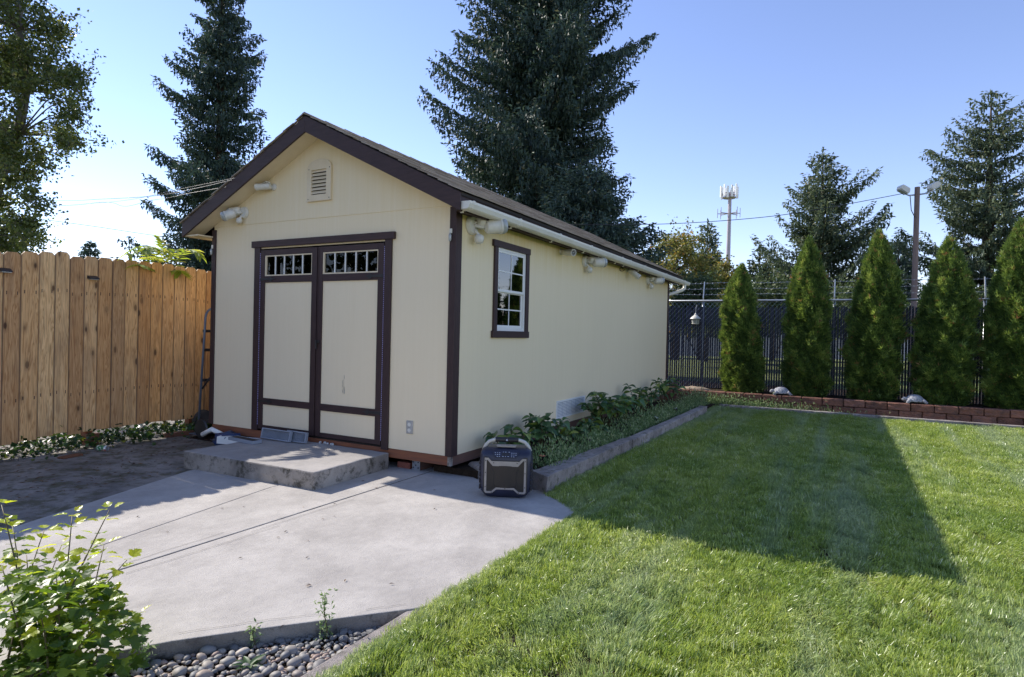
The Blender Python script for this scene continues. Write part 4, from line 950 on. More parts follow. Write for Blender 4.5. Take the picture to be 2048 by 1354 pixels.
# pale weeds in the beds
n = 13000
yy = RNG.uniform(.35, 7.9, n); xx = 4.53-np.abs(RNG.normal(0, .20, n)); cl = .5+.5*np.sin(yy*3.1)*np.sin(yy*1.3+1)+.3*np.sin(yy*9)
zz = .06+np.abs(RNG.beta(1.1, 2.2, n))*(.12+.26*np.clip(cl, 0, 1)); zz *= np.clip((4.62-xx)*4+.25, .3, 1.0)
P_ = np.stack([xx, yy, zz], 1)[xx > 3.72]
props(obj('weeds', leaf_cloud('weeds', P_, .042, M['weed'], 11, .2, asp=.36, dirs=np.array([0, 0, .8])), M['weed']), 'pale feathery weeds between the hydrangeas and the curb', 'weeds', None, 'stuff')
n = 3600
xx = 4.4+np.abs(RNG.normal(0, 1.0, n)); P_ = np.stack([xx, RNG.uniform(8.14, 8.34, n), np.abs(RNG.normal(0, .05, n))*np.clip(2.2-.3*(xx-4), .2, 2)], 1)
props(obj('weeds', leaf_cloud('weeds', P_, .05, M['weed'], 12, .2, asp=.3, dirs=np.array([0, 0, .8])), M['weed']), 'low weeds in the gap between the lawn curb and the block wall', 'weeds', None, 'stuff')

# ninebark shrub in the foreground
bx, by = gp_(40, 1440); BASE = Vector((bx, by, -.1))
nb = thing('ninebark_shrub', 'leafy ninebark shrub with bright yellow-green tips in the near left corner', 'shrub', tuple(BASE))
NL = [lobed('ninebark_leaf', .060, M['ninebark'], .35, 1), lobed('ninebark_leaf', .068, M['ninebark'], .7, 2), lobed('ninebark_leaf', .054, M['ninebark'], .1, 3)]
NY = [lobed('young_leaf', .056, M['ninebark_tip'], .3, 4), lobed('young_leaf', .064, M['ninebark_tip'], .6, 5)]
tips = [(150,1030,0.0),(225,1020,-.05),(262,1120,-.10),(95,1060,.15),(30,1050,.2),(60,1110,-.1),(180,1110,-.2),(8,1010,-.05),(285,1230,-.1),(240,1190,-.25),(120,1150,-.35),(270,1290,.05),(10,1130,-.3),(200,1260,-.4),(90,1230,-.5),(-60,1040,.1),(-90,1120,-.1),(-140,1080,.2),(215,1090,.12),(130,1090,.2),(-20,1230,-.55),(160,1330,-.5)]
cdist = (Vector((bx, by, 0))-Vector((CAM[0], CAM[1], 0))).length
nleaf = 0; low = []
for i, (u, v, dd) in enumerate(tips):
    p = far(u, cdist*.99+dd*.8); p[2] = zat(v, u, cdist*.99+dd*.8); tip_ = Vector(p)
    st_ = BASE+Vector((random.uniform(-.1, .1), random.uniform(-.1, .1), 0)); mid = (st_+tip_)/2+Vector((random.uniform(-.05, .05), random.uniform(-.05, .05), .08))
    pts = [st_*(1-t_)**2+mid*2*t_*(1-t_)+tip_*t_**2 for t_ in np.linspace(0, 1, 14)]
    obj('stem', MB().tube(pts, [.006*(1-.055*j) for j in range(14)], 6), M['stem'], nb, smooth=True)
    for j in range(4, 8):
        for q_ in range(3): low.append(pts[j]+Vector((random.gauss(0, .02), random.gauss(0, .02), random.gauss(0, .02))))
    for j in range(8, 14):
        nlf = 2 if j < 12 else 3
        for q_ in range(nlf):
            if nleaf >= 298: break
            a = j*2.4+q_*2.1+i; d = Vector((math.cos(a), math.sin(a), random.uniform(-.35, .35)))
            yng = j >= 12 or (j >= 10 and random.random() < .55)
            if yng: d.z += .35
            pt = pts[j]+d*.02
            leaf_at(random.choice(NY if yng else NL), pt, d, nb, random.uniform(.75, 1.15)*(.85 if yng else 1.0), random.uniform(-.5, .5)); nleaf += 1
# the rest of its leaves, deeper inside
def bulk_leaves(me, mats, pts, seed):
    r = random.Random(seed); V = []; Tn = []
    tris = [[me.vertices[j].co.copy() for j in p_.vertices] for p_ in me.polygons]
    for p in pts:
        a = r.uniform(0, 6.28); q = Vector((math.cos(a), math.sin(a), r.uniform(-.5, .5))).to_track_quat('Y', 'Z') @ Euler((0, r.uniform(-.6, .6), 0)).to_quaternion()
        s_ = r.uniform(.7, 1.15); t_ = r.random()
        for tr_ in tris: V.append([tuple(q @ (c*s_)+p) for c in tr_]); Tn.append(t_)
    return fast('leaves', V, 3, Tn)
pts = list(low)
cen = BASE+Vector((-.05, .05, .34))
ur = Vector(far(170, cdist)); 
while len(pts) < 900:
    v = Vector((random.gauss(0, 1), random.gauss(0, 1), random.gauss(0, 1))).normalized()*random.uniform(.55, 1)**.6
    p = cen+Vector((v.x*.36, v.y*.36, v.z*.30-.05))
    pts.append(p)
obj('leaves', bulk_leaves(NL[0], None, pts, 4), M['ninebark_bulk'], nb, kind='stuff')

# ================================================================== PEBBLES AND THEIR WEEDS
def ico(seed, sub=2):
    import bmesh
    from mathutils import noise
    bm = bmesh.new(); bmesh.ops.create_icosphere(bm, subdivisions=sub, radius=1)
    for v in bm.verts:
        v.co *= 1+.16*noise.noise(v.co*1.3+Vector((seed*3.1, 0, 0))); v.co.z *= .52; v.co.y *= .74
    me = bpy.data.meshes.new('pebble'); bm.to_mesh(me); bm.free(); me.materials.append(M['pebble'])
    me.polygons.foreach_set('use_smooth', [True]*len(me.polygons)); return me
PB = [ico(i) for i in range(6)]; PBs = [ico(i, 1) for i in range(6)]
def edge_x(y):   # patio edge  x for a given y
    e = [(-4.93,3.284),(-3.86,3.95),(-3.457,4.176),(-3.27,4.30),(-3.005,4.523),(-2.694,4.802),(-2.47,5.005)]
    for (a, b_), (c_, d_) in zip(e, e[1:]):
        if a <= y <= c_: return b_+(d_-b_)*(y-a)/(c_-a)
    return 3.2
cand = []
for i in range(7000):
    y = random.uniform(-4.6, -2.5); x = random.uniform(edge_x(y)+.02, 4.975)
    r = random.choice((.010, .013, .016, .020, .024)) if random.random() < .86 else random.uniform(.026, .038)
    if all((x-a)**2+(y-b_)**2 > ((r+c_)*.66)**2 for a, b_, c_ in cand): cand.append((x, y, r))
vis = []
for (x, y, r) in cand:
    d = np.array([x, y, -.08])-CAM; wv = d@CF; u = 1024+FOC*(d@CR)/wv; v = 677-FOC*(d@CU)/wv
    vis.append((0 if (140 < u < 900 and v < 1380) else 1, wv, x, y, r))
vis.sort()
rest = []
for i, (inv, wv, x, y, r) in enumerate(vis):
    e_ = Euler((random.uniform(-.35, .35), random.uniform(-.35, .35), random.uniform(0, 6.28)))
    zc = -.080+r*.42+random.uniform(0, .012)
    if i < 298 and not inv:
        o = bpy.data.objects.new('pebble', random.choice(PB)); o.location = (x, y, zc); o.rotation_euler = e_; o.scale = (r*1.12, r*1.12, r*1.12); put(o, pb)
    else:
        me = random.choice(PBs)
        Mx = T(x, y, zc) @ e_.to_matrix().to_4x4() @ Matrix.Scale(r*1.12, 4)
        for p_ in me.polygons: rest.append([tuple(Mx @ me.vertices[j].co) for j in p_.vertices])
if rest: obj('pebbles', fast('pebbles', rest, 3), M['pebble'], pb, kind='stuff')
P_ = np.stack([RNG.uniform(3.6, 4.98, 1500), RNG.uniform(-4.6, -2.5, 1500), np.full(1500, -.076)], 1)
P_ = P_[np.array([p[0] > edge_x(p[1])+.02 for p in P_])]
obj('soil_crumbs', leaf_cloud('soil_crumbs', P_, .014, M['dead'], 17, .6), M['dead'], pb, kind='stuff')
def weed(u, v, h, label, seed, n=14, spread=.05):
    rr = random.Random(seed); x, y = gp_(u, v, -.09)
    t = thing('weed', label, 'weed', (x, y, -.09), 0, 'weeds growing between the pebbles')
    pts = [Vector((x+.012*math.sin(k*.9), y, -.10+h*k/7)) for k in range(8)]
    obj('stem', MB().tube(pts, [.004*(1-.08*k) for k in range(8)], 5), M['stem'], t, smooth=True)
    V = []
    for i in range(n*7):
        k = rr.uniform(.15, 1); p = Vector((x, y, -.10+h*k)); a = rr.uniform(0, 6.28); d = Vector((math.cos(a), math.sin(a), rr.uniform(-.5, .9)))
        V.append(p+d*rr.uniform(0, spread))
    me = leaf_cloud('leaves', np.array([tuple(q) for q in V]), .028, M['weed'], seed, .2, asp=.32)
    obj('leaves', me, M['weed'], t, kind='stuff')
weed(650, 1285, .24, 'tallest spiky weed standing among the pebbles against the patio edge', 1, 18, .045)
weed(507, 1300, .12, 'short bright green weed at the patio edge left of the tallest weed', 2, 9, .03)
weed(283, 1345, .14, 'sprawling weed among the pebbles beside the ninebark shrub', 3, 12, .05)
RL = ovate('rosette_leaf', .075, .013, M['weed'], curl=.2)
x, y = gp_(497, 1345, -.09)
t = thing('rosette_weed', 'flat rosette weed with long pale leaves on the pebbles', 'weed', (x, y, -.09))
for k in range(13):
    a = k*2.4; leaf_at(RL, (x, y, -.075+.001*k), (math.cos(a), math.sin(a), random.uniform(.1, .7)), t, random.uniform(.7, 1.15))

# ================================================================== BLOCK RETAINING WALL
rw = thing('block_wall', 'low red-brown block retaining wall, two courses high', 'retaining wall', (6, 8.3, 0))
import bmesh
from mathutils import noise as mnoise
def blockmesh(seed):
    bm = bmesh.new(); bmesh.ops.create_cube(bm, size=1)
    bmesh.ops.scale(bm, vec=(.347, .20, .132), verts=bm.verts)
    bmesh.ops.bevel(bm, geom=[e for e in bm.edges], offset=.010, segments=1, affect='EDGES')
    bmesh.ops.subdivide_edges(bm, edges=[e for e in bm.edges if e.calc_length() > .1], cuts=3, use_grid_fill=True)
    for v in bm.verts:
        if v.co.y < -.05: v.co += Vector((mnoise.noise(v.co*17+Vector((seed, 0, 0)))*.006, mnoise.noise(v.co*22+Vector((0, seed, 0)))*.016-.004*(abs(v.co.x) < .15), mnoise.noise(v.co*15+Vector((0, 0, seed)))*.005))
    me = bpy.data.meshes.new('block'); bm.to_mesh(me); bm.free(); me.materials.append(M['block']); return me
BK = [blockmesh(i*3.7) for i in range(5)]
for c_, z in ((0, .088), (1, .226)):
    for k in range(34):
        x = 1.72+.3585*k+(.18 if c_ == 0 else 0)
        o = bpy.data.objects.new('block', BK[(k*3+c_) % 5]); o.location = (x, 8.40+random.uniform(-.006, .006), z+random.uniform(-.002, .002)); o.rotation_euler = (0, 0, rad(random.uniform(-.8, .8))); put(o, rw)
fs_ = at(1388, 777, 'y', 8.6)
lump((fs_[0]+.02, 8.62, .285), .17, 9, plain('tan_flat_stone', (.34, .27, .20), (.24, .18, .13), 8, .85, .2, bump=.5), 'flat tan stone on the block wall beside the back corner of the shed', 'stone', 'flat_stone', (1.9, .8, .38), .3)
M['turtle'] = plain('mottled_grey_cast_stone', (.50, .50, .52), (.07, .08, .11), 44, .7, .3, bump=.8, bscale=50, dist=.008)
def turtle(x, label):
    t = thing('turtle_statue', label, 'statue', (x, 8.47, .292), rad(12), 'stone turtles on the block wall')
    b = MB(); prof = [(.0, .165), (.05, .160), (.10, .135), (.135, .095), (.15, .055), (.152, .04), (.14, .032)]
    b.lathe(prof[::-1], (0,0,0), 20); b.xf(Matrix.Diagonal((1.05, .85, 1.0, 1)))
    sh_ = obj('shell', b, M['turtle'], t, True, smooth=True)
    for k in range(6):
        a = k*math.pi/3; obj('scute', MB().lathe([(.034,0),(.030,.006),(.012,.010)], (0,0,0), 6).xf(T(.085*math.cos(a), .07*math.sin(a), .132) @ R3(32*math.cos(a), 'Y') @ R3(-32*math.sin(a), 'X')), M['turtle'], sh_, True)
    b = MB().tube([(-.10,-.01,.06),(-.145,-.02,.085),(-.175,-.025,.085),(-.195,-.03,.06),(-.20,-.032,.045)], [.028,.026,.033,.030,.014], 10)
    hd_ = obj('head', b, M['turtle'], t, True, smooth=True)
    for s_ in (-1, 1): obj('eye', MB().lathe([(.005,0),(.004,.003)], (-.185,-.03+s_*.028,.078), 8), M['black'], hd_, True)
    for (x0, y0, x1, y1) in ((-.09,-.09,-.15,-.12),(.10,-.09,.17,-.11),(-.08,.09,-.13,.12),(.10,.09,.17,.11)):
        obj('leg', MB().tube([(x0,y0,.07),((x0+x1)/2,(y0+y1)/2,.045),(x1,y1,.012)], [.035,.030,.026], 9), M['turtle'], t, True, smooth=True)
    obj('tail', MB().tube([(.13,0,.05),(.19,.0,.02),(.215,.01,.01)], [.018,.012,.005], 7), M['turtle'], t, True, smooth=True)
turtle(float(at(1562, 790, 'y', 8.45)[0]), 'grey stone turtle on the wall between the first and second arborvitae')
turtle(float(at(1829, 808, 'y', 8.45)[0]), 'grey stone turtle on the wall in front of the fourth arborvitae')

# ================================================================== CHAIN LINK FENCE
FY = 9.62
cf = thing('chain_link_fence', 'chain-link fence with dark privacy slats and barbed wire', 'fence', (7, FY, .2))
z0f, z1f, ztop_ = .24, 2.12, 2.245
x0f, x1f = -1.0, 14.0
slm = MB().box(-.0185, .0185, -.003, .003, 0, 1).mesh('slat'); slm.materials.append(M['slat'])
x = 3.25
while x < 10.6:
    o = bpy.data.objects.new('slat', slm); h_ = z1f-z0f+random.uniform(-.035, .02); o.scale = (1, 1, h_); o.location = (x, FY, z0f+random.uniform(-.01, .01)); o.rotation_euler = (0, rad(random.uniform(-.35, .35)), 0); put(o, cf); x += .0505
b = MB()
for k in range(84): b.box(-1.0+k*.0505-.02, -1.0+k*.0505+.02, FY-.003, FY+.003, z0f, z1f)
for k in range(66): b.box(10.65+k*.0505-.02, 10.65+k*.0505+.02, FY-.003, FY+.003, z0f, z1f)
obj('slats', b, M['slat'], cf, kind='stuff')
b = MB(); dH = ztop_-z0f; px_ = .101
k = 0
xx_ = x0f-dH
while xx_ < x1f:
    for sg in (1, -1):
        xa, xb = (xx_, xx_+dH*.92) if sg > 0 else (xx_+dH*.92, xx_)
        b.tube([(xa, FY-.0095*sg, z0f-.03), (xb, FY-.0095*sg, ztop_)], .0021, 3, False)
    xx_ += px_
obj('wire_mesh', b, M['galv'], cf, kind='stuff')
obj('top_rail', MB().tube([(x0f, FY, 2.25), (x1f, FY, 2.262)], .022, 8), M['galv'], cf, smooth=True)
for x in (.9, float(at(1405, 640, 'y', FY)[0]), 6.7, 9.25, 12.0):
    p_ = obj('line_post', MB().tube([(x, FY+.03, 0), (x, FY+.03, 2.25)], .024, 8), M['galv'], cf, smooth=True)
    obj('barb_arm', MB().tube([(x, FY+.03, 2.24), (x, FY+.02, 2.32), (x, FY+.12, 2.70)], .012, 6), M['galv'], p_)
for i, z in enumerate((2.40, 2.53, 2.66)):
    yb = FY+.04+i*.035; b = MB(); pts = [(x0f+.5*k, yb, z+.012*math.sin(k*1.7+i)+.004*random.random()) for k in range(31)]; b.tube(pts, .0032, 4)
    for k in range(110):
        x = x0f+.13*k+random.uniform(-.01, .01); a = random.uniform(0, 3.1); b.tube([(x-.015, yb, z-.016*math.sin(a)), (x+.015, yb, z+.018)], .002, 3, False); b.tube([(x+.01, yb, z-.016), (x-.01, yb, z+.018)], .002, 3, False)
    obj('barbed_wire', b, M['galv'], cf)
# hanging lantern
p = at(1391, 640, 'y', FY-.14)
lt = thing('hanging_lantern', 'small white metal lantern hanging on the chain-link fence', 'lantern', tuple(p))
lx, ly, lz = map(float, p)
obj('roof', MB().lathe([(.125,-.005),(.12,.01),(.065,.06),(.03,.085),(.028,.10),(.012,.12),(.006,.135)], (lx, ly, lz+.03), 12), M['fixture'], lt, smooth=True, angle=30)
obj('glass', MB().lathe([(.070,0),(.082,.10)], (lx, ly, lz-.075), 12), M['lens'], lt)
for k in range(6):
    a = k*math.pi/3; obj('bar', MB().tube([(lx+.072*math.cos(a), ly+.072*math.sin(a), lz-.078), (lx+.085*math.cos(a), ly+.085*math.sin(a), lz+.025)], .006, 5), M['fixture'], lt)
obj('base', MB().lathe([(.05,-.012),(.085,0),(.085,.012)], (lx, ly, lz-.088), 12), M['fixture'], lt)
obj('hook', MB().tube([(lx, ly, lz+.16), (lx, ly+.02, lz+.28), (lx, ly+.12, lz+.36), (lx, ly+.16, lz+.30)], .006, 5), M['galv'], lt)

# ================================================================== TREES
def conifer(name, label, u, depth, prof, seed, mat='spruce', step=.34, nb=7, fl=.16, droop=-.22, upturn=.30, dens=1.0, drape=.3, cat='conifer', zbase=-.2, group=None, trunk=.25, gappy=0.0, asp=.40, spread=.55, lmin=.62, sp=.085):
    """prof: (v, left px, right px) from the top down, at the trunk column u"""
    r = np.random.default_rng(seed); base = far(u, depth, 0); k = depth/FOC
    zv = np.array([zat(v, u, depth) for v, a, b in prof])[::-1]; lp = np.array([a*k for v, a, b in prof])[::-1]; rp = np.array([b*k for v, a, b in prof])[::-1]
    top = zv[-1]; t = thing(name, label, cat, (base[0], base[1], zbase), 0, group)
    obj('trunk', MB().tube([(base[0], base[1], zbase), (base[0]+.05, base[1], top*.5), (base[0], base[1], top*.97)], [trunk, trunk*.6, .02], 9), M['bark'], t, smooth=True)
    P, D, N_, Sz, Tn = [], [], [], [], []; br = MB()
    z = max(zv[0], .3); Up = np.array([0, 0, 1.0])
    while z < top-.1:
        frac = (z-zbase)/(top-zbase); nbr = max(4, int(round(nb*(1-.35*frac)+r.uniform(-1, 1))))
        a0 = r.uniform(0, 6.28)
        for i in range(nbr):
            a = a0+6.283*i/nbr+r.normal(0, .18); d = np.array([math.cos(a), math.sin(a), 0]); c_ = d@RH
            zz0 = z+r.uniform(-.15, .15); Lr = np.interp(zz0, zv, rp if c_ > 0 else lp); Lo = (np.interp(zz0, zv, rp)+np.interp(zz0, zv, lp))/2
            Lb = (abs(c_)**1.2*Lr+(1-abs(c_)**1.2)*Lo)*r.uniform(lmin, 1.08)
            if gappy and r.random() < gappy: Lb *= r.uniform(.3, .7)
            if Lb < .12: Lb = .12
            asc = .75*max(0, frac-.55)/.45
            n = max(3, int(Lb/.085*dens)); s = np.linspace(.08, 1, n)
            path = base+np.outer(s*Lb, d)+np.outer(zz0+Lb*(droop*s*(1-asc)+upturn*s**2.2*(1-asc)+asc*s*.6), Up)
            if Lb > 1: br.tube([tuple(path[int(q*(n-1))]) for q in (0, .25, .5, .72, .9)], [.02+.010*Lb, .016+.007*Lb, .010+.005*Lb, .007+.002*Lb, .004], 4, False)
            perp = np.cross(d, Up)
            wl = np.minimum(spread*Lb*(1.0-.80*s)+.20, 1.0+.05*Lb)*r.uniform(.75, 1.1, n)
            for sg in (-1, 1):
                m_ = np.maximum(1, (wl/sp).astype(int)); idx = np.repeat(np.arange(n), m_)
                q = np.concatenate([np.arange(1, mm+1)/mm for mm in m_])
                tw = perp*sg*.82+d*.55; off = q*wl[idx]
                p = path[idx]+off[:, None]*tw+np.outer(-.22*off+.05*r.normal(size=len(off)), Up)
                dd = tw+d*.2+r.normal(size=(len(off), 3))*.38; dd[:, 2] += -.12+.1*asc
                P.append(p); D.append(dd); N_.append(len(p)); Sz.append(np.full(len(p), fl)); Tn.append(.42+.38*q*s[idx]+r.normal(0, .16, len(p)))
                if drape:
                    sel = r.random(len(p)) < drape; pp = p[sel]; dd2 = r.normal(size=(len(pp), 3))*.25; dd2[:, 2] = -1
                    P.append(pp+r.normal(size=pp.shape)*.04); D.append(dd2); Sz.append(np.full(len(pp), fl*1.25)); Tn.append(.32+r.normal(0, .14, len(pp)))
            P.append(path); D.append(np.tile(d, (n, 1))+r.normal(size=(n, 3))*.25); Sz.append(np.full(n, fl*1.1)); Tn.append(np.full(n, .75))
        z += step*(1-.35*frac)*r.uniform(.8, 1.2)
    # leader
    m_ = 40; zz = np.linspace(top-.9*k*30, top, m_); P.append(np.stack([np.full(m_, base[0]), np.full(m_, base[1]), zz], 1)); dd = r.normal(size=(m_, 3))*.5; dd[:, 2] += 1; D.append(dd); Sz.append(np.full(m_, fl)); Tn.append(np.full(m_, .6))
    P = np.concatenate(P); D = np.concatenate(D); Sz = np.concatenate(Sz); Tn = np.concatenate(Tn)
    D /= np.linalg.norm(D, axis=1)[:, None]
    kp = P[:, 2] > .2; P, D, Sz, Tn = P[kp], D[kp], Sz[kp], Tn[kp]
    br_o = obj('branches', br, M['bark'], t)
    n = len(P); nn = r.normal(size=(n, 3)); nn[:, 2] += .8; S_ = np.cross(D, nn); S_ /= np.linalg.norm(S_, axis=1)[:, None]+1e-9; nr = np.cross(S_, D)
    Lf = (Sz*r.uniform(.6, 1.2, n))[:, None]; Wd = Lf*asp*.5
    V = np.empty((n, 2, 3, 3)); mid = P+D*Lf*.4
    V[:, 0, 0] = P; V[:, 0, 1] = mid+S_*Wd+nr*Lf*.06; V[:, 0, 2] = P+D*Lf; V[:, 1, 0] = P; V[:, 1, 1] = P+D*Lf; V[:, 1, 2] = mid-S_*Wd+nr*Lf*.06
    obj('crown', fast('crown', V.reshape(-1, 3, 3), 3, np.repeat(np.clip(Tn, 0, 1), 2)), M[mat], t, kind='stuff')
    return n
NF = 0
NF += conifer('spruce_tree', 'tall dark spruce behind the left slope of the shed roof', 432, 30, [(-190,3,3),(-100,35,35),(0,62,52),(60,70,72),(100,100,86),(150,80,78),(200,140,94),(240,95,90),(260,95,96),(300,110,84),(335,152,80),(385,148,84),(430,100,100),(485,140,112),(600,170,140),(700,170,140)], 1, step=.66, nb=8, fl=.20, sp=.11, drape=.6, gappy=.35, dens=1.1, cat='spruce', upturn=.5, trunk=.35, spread=.42, lmin=.5)
NF += conifer('spruce_tree', 'huge dark spruce rising behind the ridge of the shed roof', 1072, 25, [(-330,5,5),(-200,90,80),(-80,150,120),(0,172,150),(80,182,222),(120,165,190),(180,185,188),(225,235,160),(300,200,165),(340,215,155),(420,180,160),(520,190,170),(700,180,170)], 2, step=.52, nb=9, fl=.185, sp=.10, drape=.6, gappy=.42, dens=1.05, cat='spruce', upturn=.45, trunk=.5, spread=.46, lmin=.62)
NF += conifer('spruce_tree', 'broad lower spruce whose branches reach past the back end of the shed roof', 1172, 21, [(330,5,5),(370,60,60),(400,90,90),(440,110,78),(470,120,110),(500,130,150),(560,150,150),(680,150,150)], 3, step=.32, nb=8, fl=.16, sp=.09, drape=.3, dens=1.0, cat='spruce', upturn=.35, trunk=.2)
NF += conifer('conifer_tree', 'olive conifer with bare gaps behind the second arborvitae', 1636, 34, [(297,4,4),(330,22,22),(380,70,40),(400,60,88),(440,100,70),(465,95,112),(500,100,120),(540,120,130),(600,120,120),(660,110,110)], 4, 'spruce_olive', step=.62, nb=9, fl=.22, sp=.12, drape=.45, gappy=.3, dens=1.1, upturn=.75, droop=-.2, trunk=.3, spread=.28, lmin=.5)
NF += conifer('conifer_tree', 'largest conifer on the right, behind the wooden light pole', 1968, 30, [(183,3,3),(215,35,38),(250,60,60),(290,85,75),(330,105,80),(370,120,90),(400,140,110),(450,150,120),(500,140,130),(560,140,140),(640,140,140)], 5, 'spruce_olive', step=.80, nb=9, fl=.20, sp=.12, drape=.5, gappy=.2, dens=1.1, upturn=.6, trunk=.4, spread=.30, lmin=.50)
NF += conifer('conifer_tree', 'narrow pointed conifer left of the cell tower', 1410, 40, [(443,3,3),(470,14,14),(500,28,22),(530,36,30),(560,46,44),(600,52,50),(660,55,52)], 6, 'spruce_olive', step=.5, nb=10, fl=.25, sp=.16, drape=.4, dens=1.1, spread=.42, trunk=.2)
NF += conifer('conifer_tree', 'small conifer between the first and second arborvitae', 1515, 38, [(492,3,3),(520,16,16),(560,30,34),(600,42,44),(660,48,48)], 7, 'spruce_olive', step=.5, nb=9, fl=.25, sp=.16, drape=.4, dens=1.1, spread=.42, trunk=.2)
NF += conifer('conifer_tree', 'small dark conifer between the third arborvitae and the light pole', 1792, 42, [(472,4,4),(500,22,20),(540,34,34),(600,46,46),(660,50,50)], 8, 'spruce', step=.5, nb=9, fl=.27, sp=.17, drape=.5, dens=1.1, spread=.42, trunk=.2)
NF += conifer('conifer_tree', 'tiny far conifer peeking over the wooden fence', 178, 60, [(484,1,1),(497,9,9),(510,16,16),(540,26,26)], 9, 'spruce', step=.5, nb=7, fl=.34, drape=.1, dens=.6, trunk=.2)

def broadleaf(name, label, cat, trunk_pts, trunk_r, clusters, leaf, n_per, rc, mat, seed, bark='bark', asp=.75):
    r = np.random.default_rng(seed); t = thing(name, label, cat, trunk_pts[0])
    tk = obj('trunk', MB().tube(trunk_pts, trunk_r, 9), M[bark], t, smooth=True)
    P = []; Tn = []; b = MB(); tp = [Vector(p) for p in trunk_pts]
    for c_ in clusters:
        c_ = np.array(c_); j = min(range(len(tp)), key=lambda i: (tp[i]-Vector(c_)).length+(.8 if tp[i].z > c_[2] else 0))
        s_ = tp[j]; mid = (s_+Vector(c_))/2+Vector((0, 0, .12)); b.tube([s_, mid, Vector(c_)], [.03, .018, .006], 5, False)
        for k in range(7):
            e_ = c_+r.normal(size=3)*rc*.75; b.tube([tuple(c_), tuple(e_)], [.006, .002], 3, False)
            m_ = n_per//7; q = r.uniform(.15, 1.15, m_)[:, None]; P.append(c_+(e_-c_)*q+r.normal(size=(m_, 3))*rc*.22); Tn.append(np.clip(r.normal(.45, .22, m_), 0, 1))
    obj('branches', b, M[bark], t)
    P = np.concatenate(P); me = leaf_cloud('crown', P, leaf, M[mat], seed, .15, tone=np.concatenate(Tn), asp=asp)
    obj('crown', me, M[mat], t, kind='stuff'); return len(P)
# poplar at the upper left
rb = [(-260,-100),(-200,-20),(-150,40),(0,60),(30,135),(60,150),(110,155),(160,170),(215,188),(260,178),(300,168),(330,120),(380,110),(420,106),(470,96),(498,110)]
cl = []
for i in range(228):
    v = random.uniform(-230, 500); xr = float(np.interp(v, [a for a, b_ in rb], [b_ for a, b_ in rb])); u = xr-26-abs(random.gauss(0, 1))*120 if random.random() < .6 else random.uniform(-260, xr-26)
    if 290 < v < 420 and u > 100 and random.random() < .55: continue
    dp = 19+random.uniform(-1.8, 1.8); p = far(u, dp); p[2] = zat(v, u, dp); cl.append(p)
def fp(u, v, d): p = far(u, d); return (float(p[0]), float(p[1]), zat(v, u, d))
NF += broadleaf('poplar_tree', 'tall leafy tree with small glossy leaves at the upper left edge', 'tree', [fp(-60, 700, 19), fp(-40, 480, 19), fp(-5, 350, 19), fp(30, 270, 19), fp(45, 180, 19), fp(30, 60, 19), fp(20, -120, 19)], [.26, .22, .17, .14, .11, .08, .05], cl, .105, 300, .50, 'poplar', 21, 'palebark')
def crown_px(u0, u1, v0, v1, dp, n, dj=1.5):
    o = []
    while len(o) < n:
        u, v = random.uniform(u0, u1), random.uniform(v0, v1); e_ = ((u-(u0+u1)/2)/((u1-u0)/2))**2
        if v < v0+(v1-v0)*.35*e_: continue
        d_ = dp+random.uniform(-dj, dj); o.append(fp(u, v, d_))
    return o
NF += broadleaf('autumn_tree', 'yellowing autumn tree behind the back end of the shed', 'tree', [fp(1350, 720, 33), fp(1350, 620, 33), fp(1345, 540, 33), fp(1340, 480, 33)], [.22, .16, .11, .05], crown_px(1285, 1420, 474, 640, 33, 70, 2.0), .16, 170, .62, 'autumn', 22)
NF += broadleaf('leafy_tree', 'small dark leafy tree right beside the foot of the cell tower', 'tree', [fp(1447, 720, 37), fp(1447, 600, 37), fp(1447, 540, 37)], [.15, .1, .05], crown_px(1428, 1466, 522, 640, 37, 26, 1), .17, 150, .42, 'autumn', 23)
NF += broadleaf('pale_bush', 'pale green bushy tree over the chain-link fence by the lantern', 'bush', [fp(1400, 720, 24), fp(1400, 640, 24)], [.1, .06], crown_px(1345, 1440, 562, 650, 24, 42, 1), .12, 190, .38, 'hedge', 24)
NF += broadleaf('pale_bush', 'pale green bushy tree over the fence right of the first arborvitae', 'bush', [fp(1545, 720, 26), fp(1545, 640, 26)], [.1, .06], crown_px(1485, 1600, 560, 650, 26, 50, 1), .12, 190, .40, 'hedge', 25)
NF += broadleaf('pale_bush', 'dark green bushes over the fence between the second and third arborvitae', 'bush', [fp(1690, 720, 28), fp(1690, 640, 28)], [.1, .06], crown_px(1640, 1740, 585, 650, 28, 34, 1), .13, 170, .42, 'hedge', 26)
NF += broadleaf('pale_bush', 'shaded bushes over the fence between the fourth and fifth arborvitae', 'bush', [fp(1960, 720, 27), fp(1960, 640, 27)], [.1, .06], crown_px(1790, 2060, 590, 650, 27, 60, 1), .13, 170, .42, 'hedge', 27)
# trees out of frame that the glass can mirror
for i, (x, y, h_) in enumerate(((-10, -9.5, 11), (-7, -12.5, 11), (-13, -12, 13))):
    cl = [(x+random.gauss(0, 1.5), y+random.gauss(0, 1.5), random.uniform(.25, 1)*h_) for _ in range(46)]
    broadleaf('leafy_tree', ('leafy tree beyond the fence outside the left edge', 'second leafy tree beyond the fence to the left', 'leafy tree behind the camera on the left')[i], 'tree', [(x, y, -.2), (x, y, h_*.6), (x, y, h_)], [.2, .12, .04], cl, .30, 90, .75, 'poplar', 30+i)

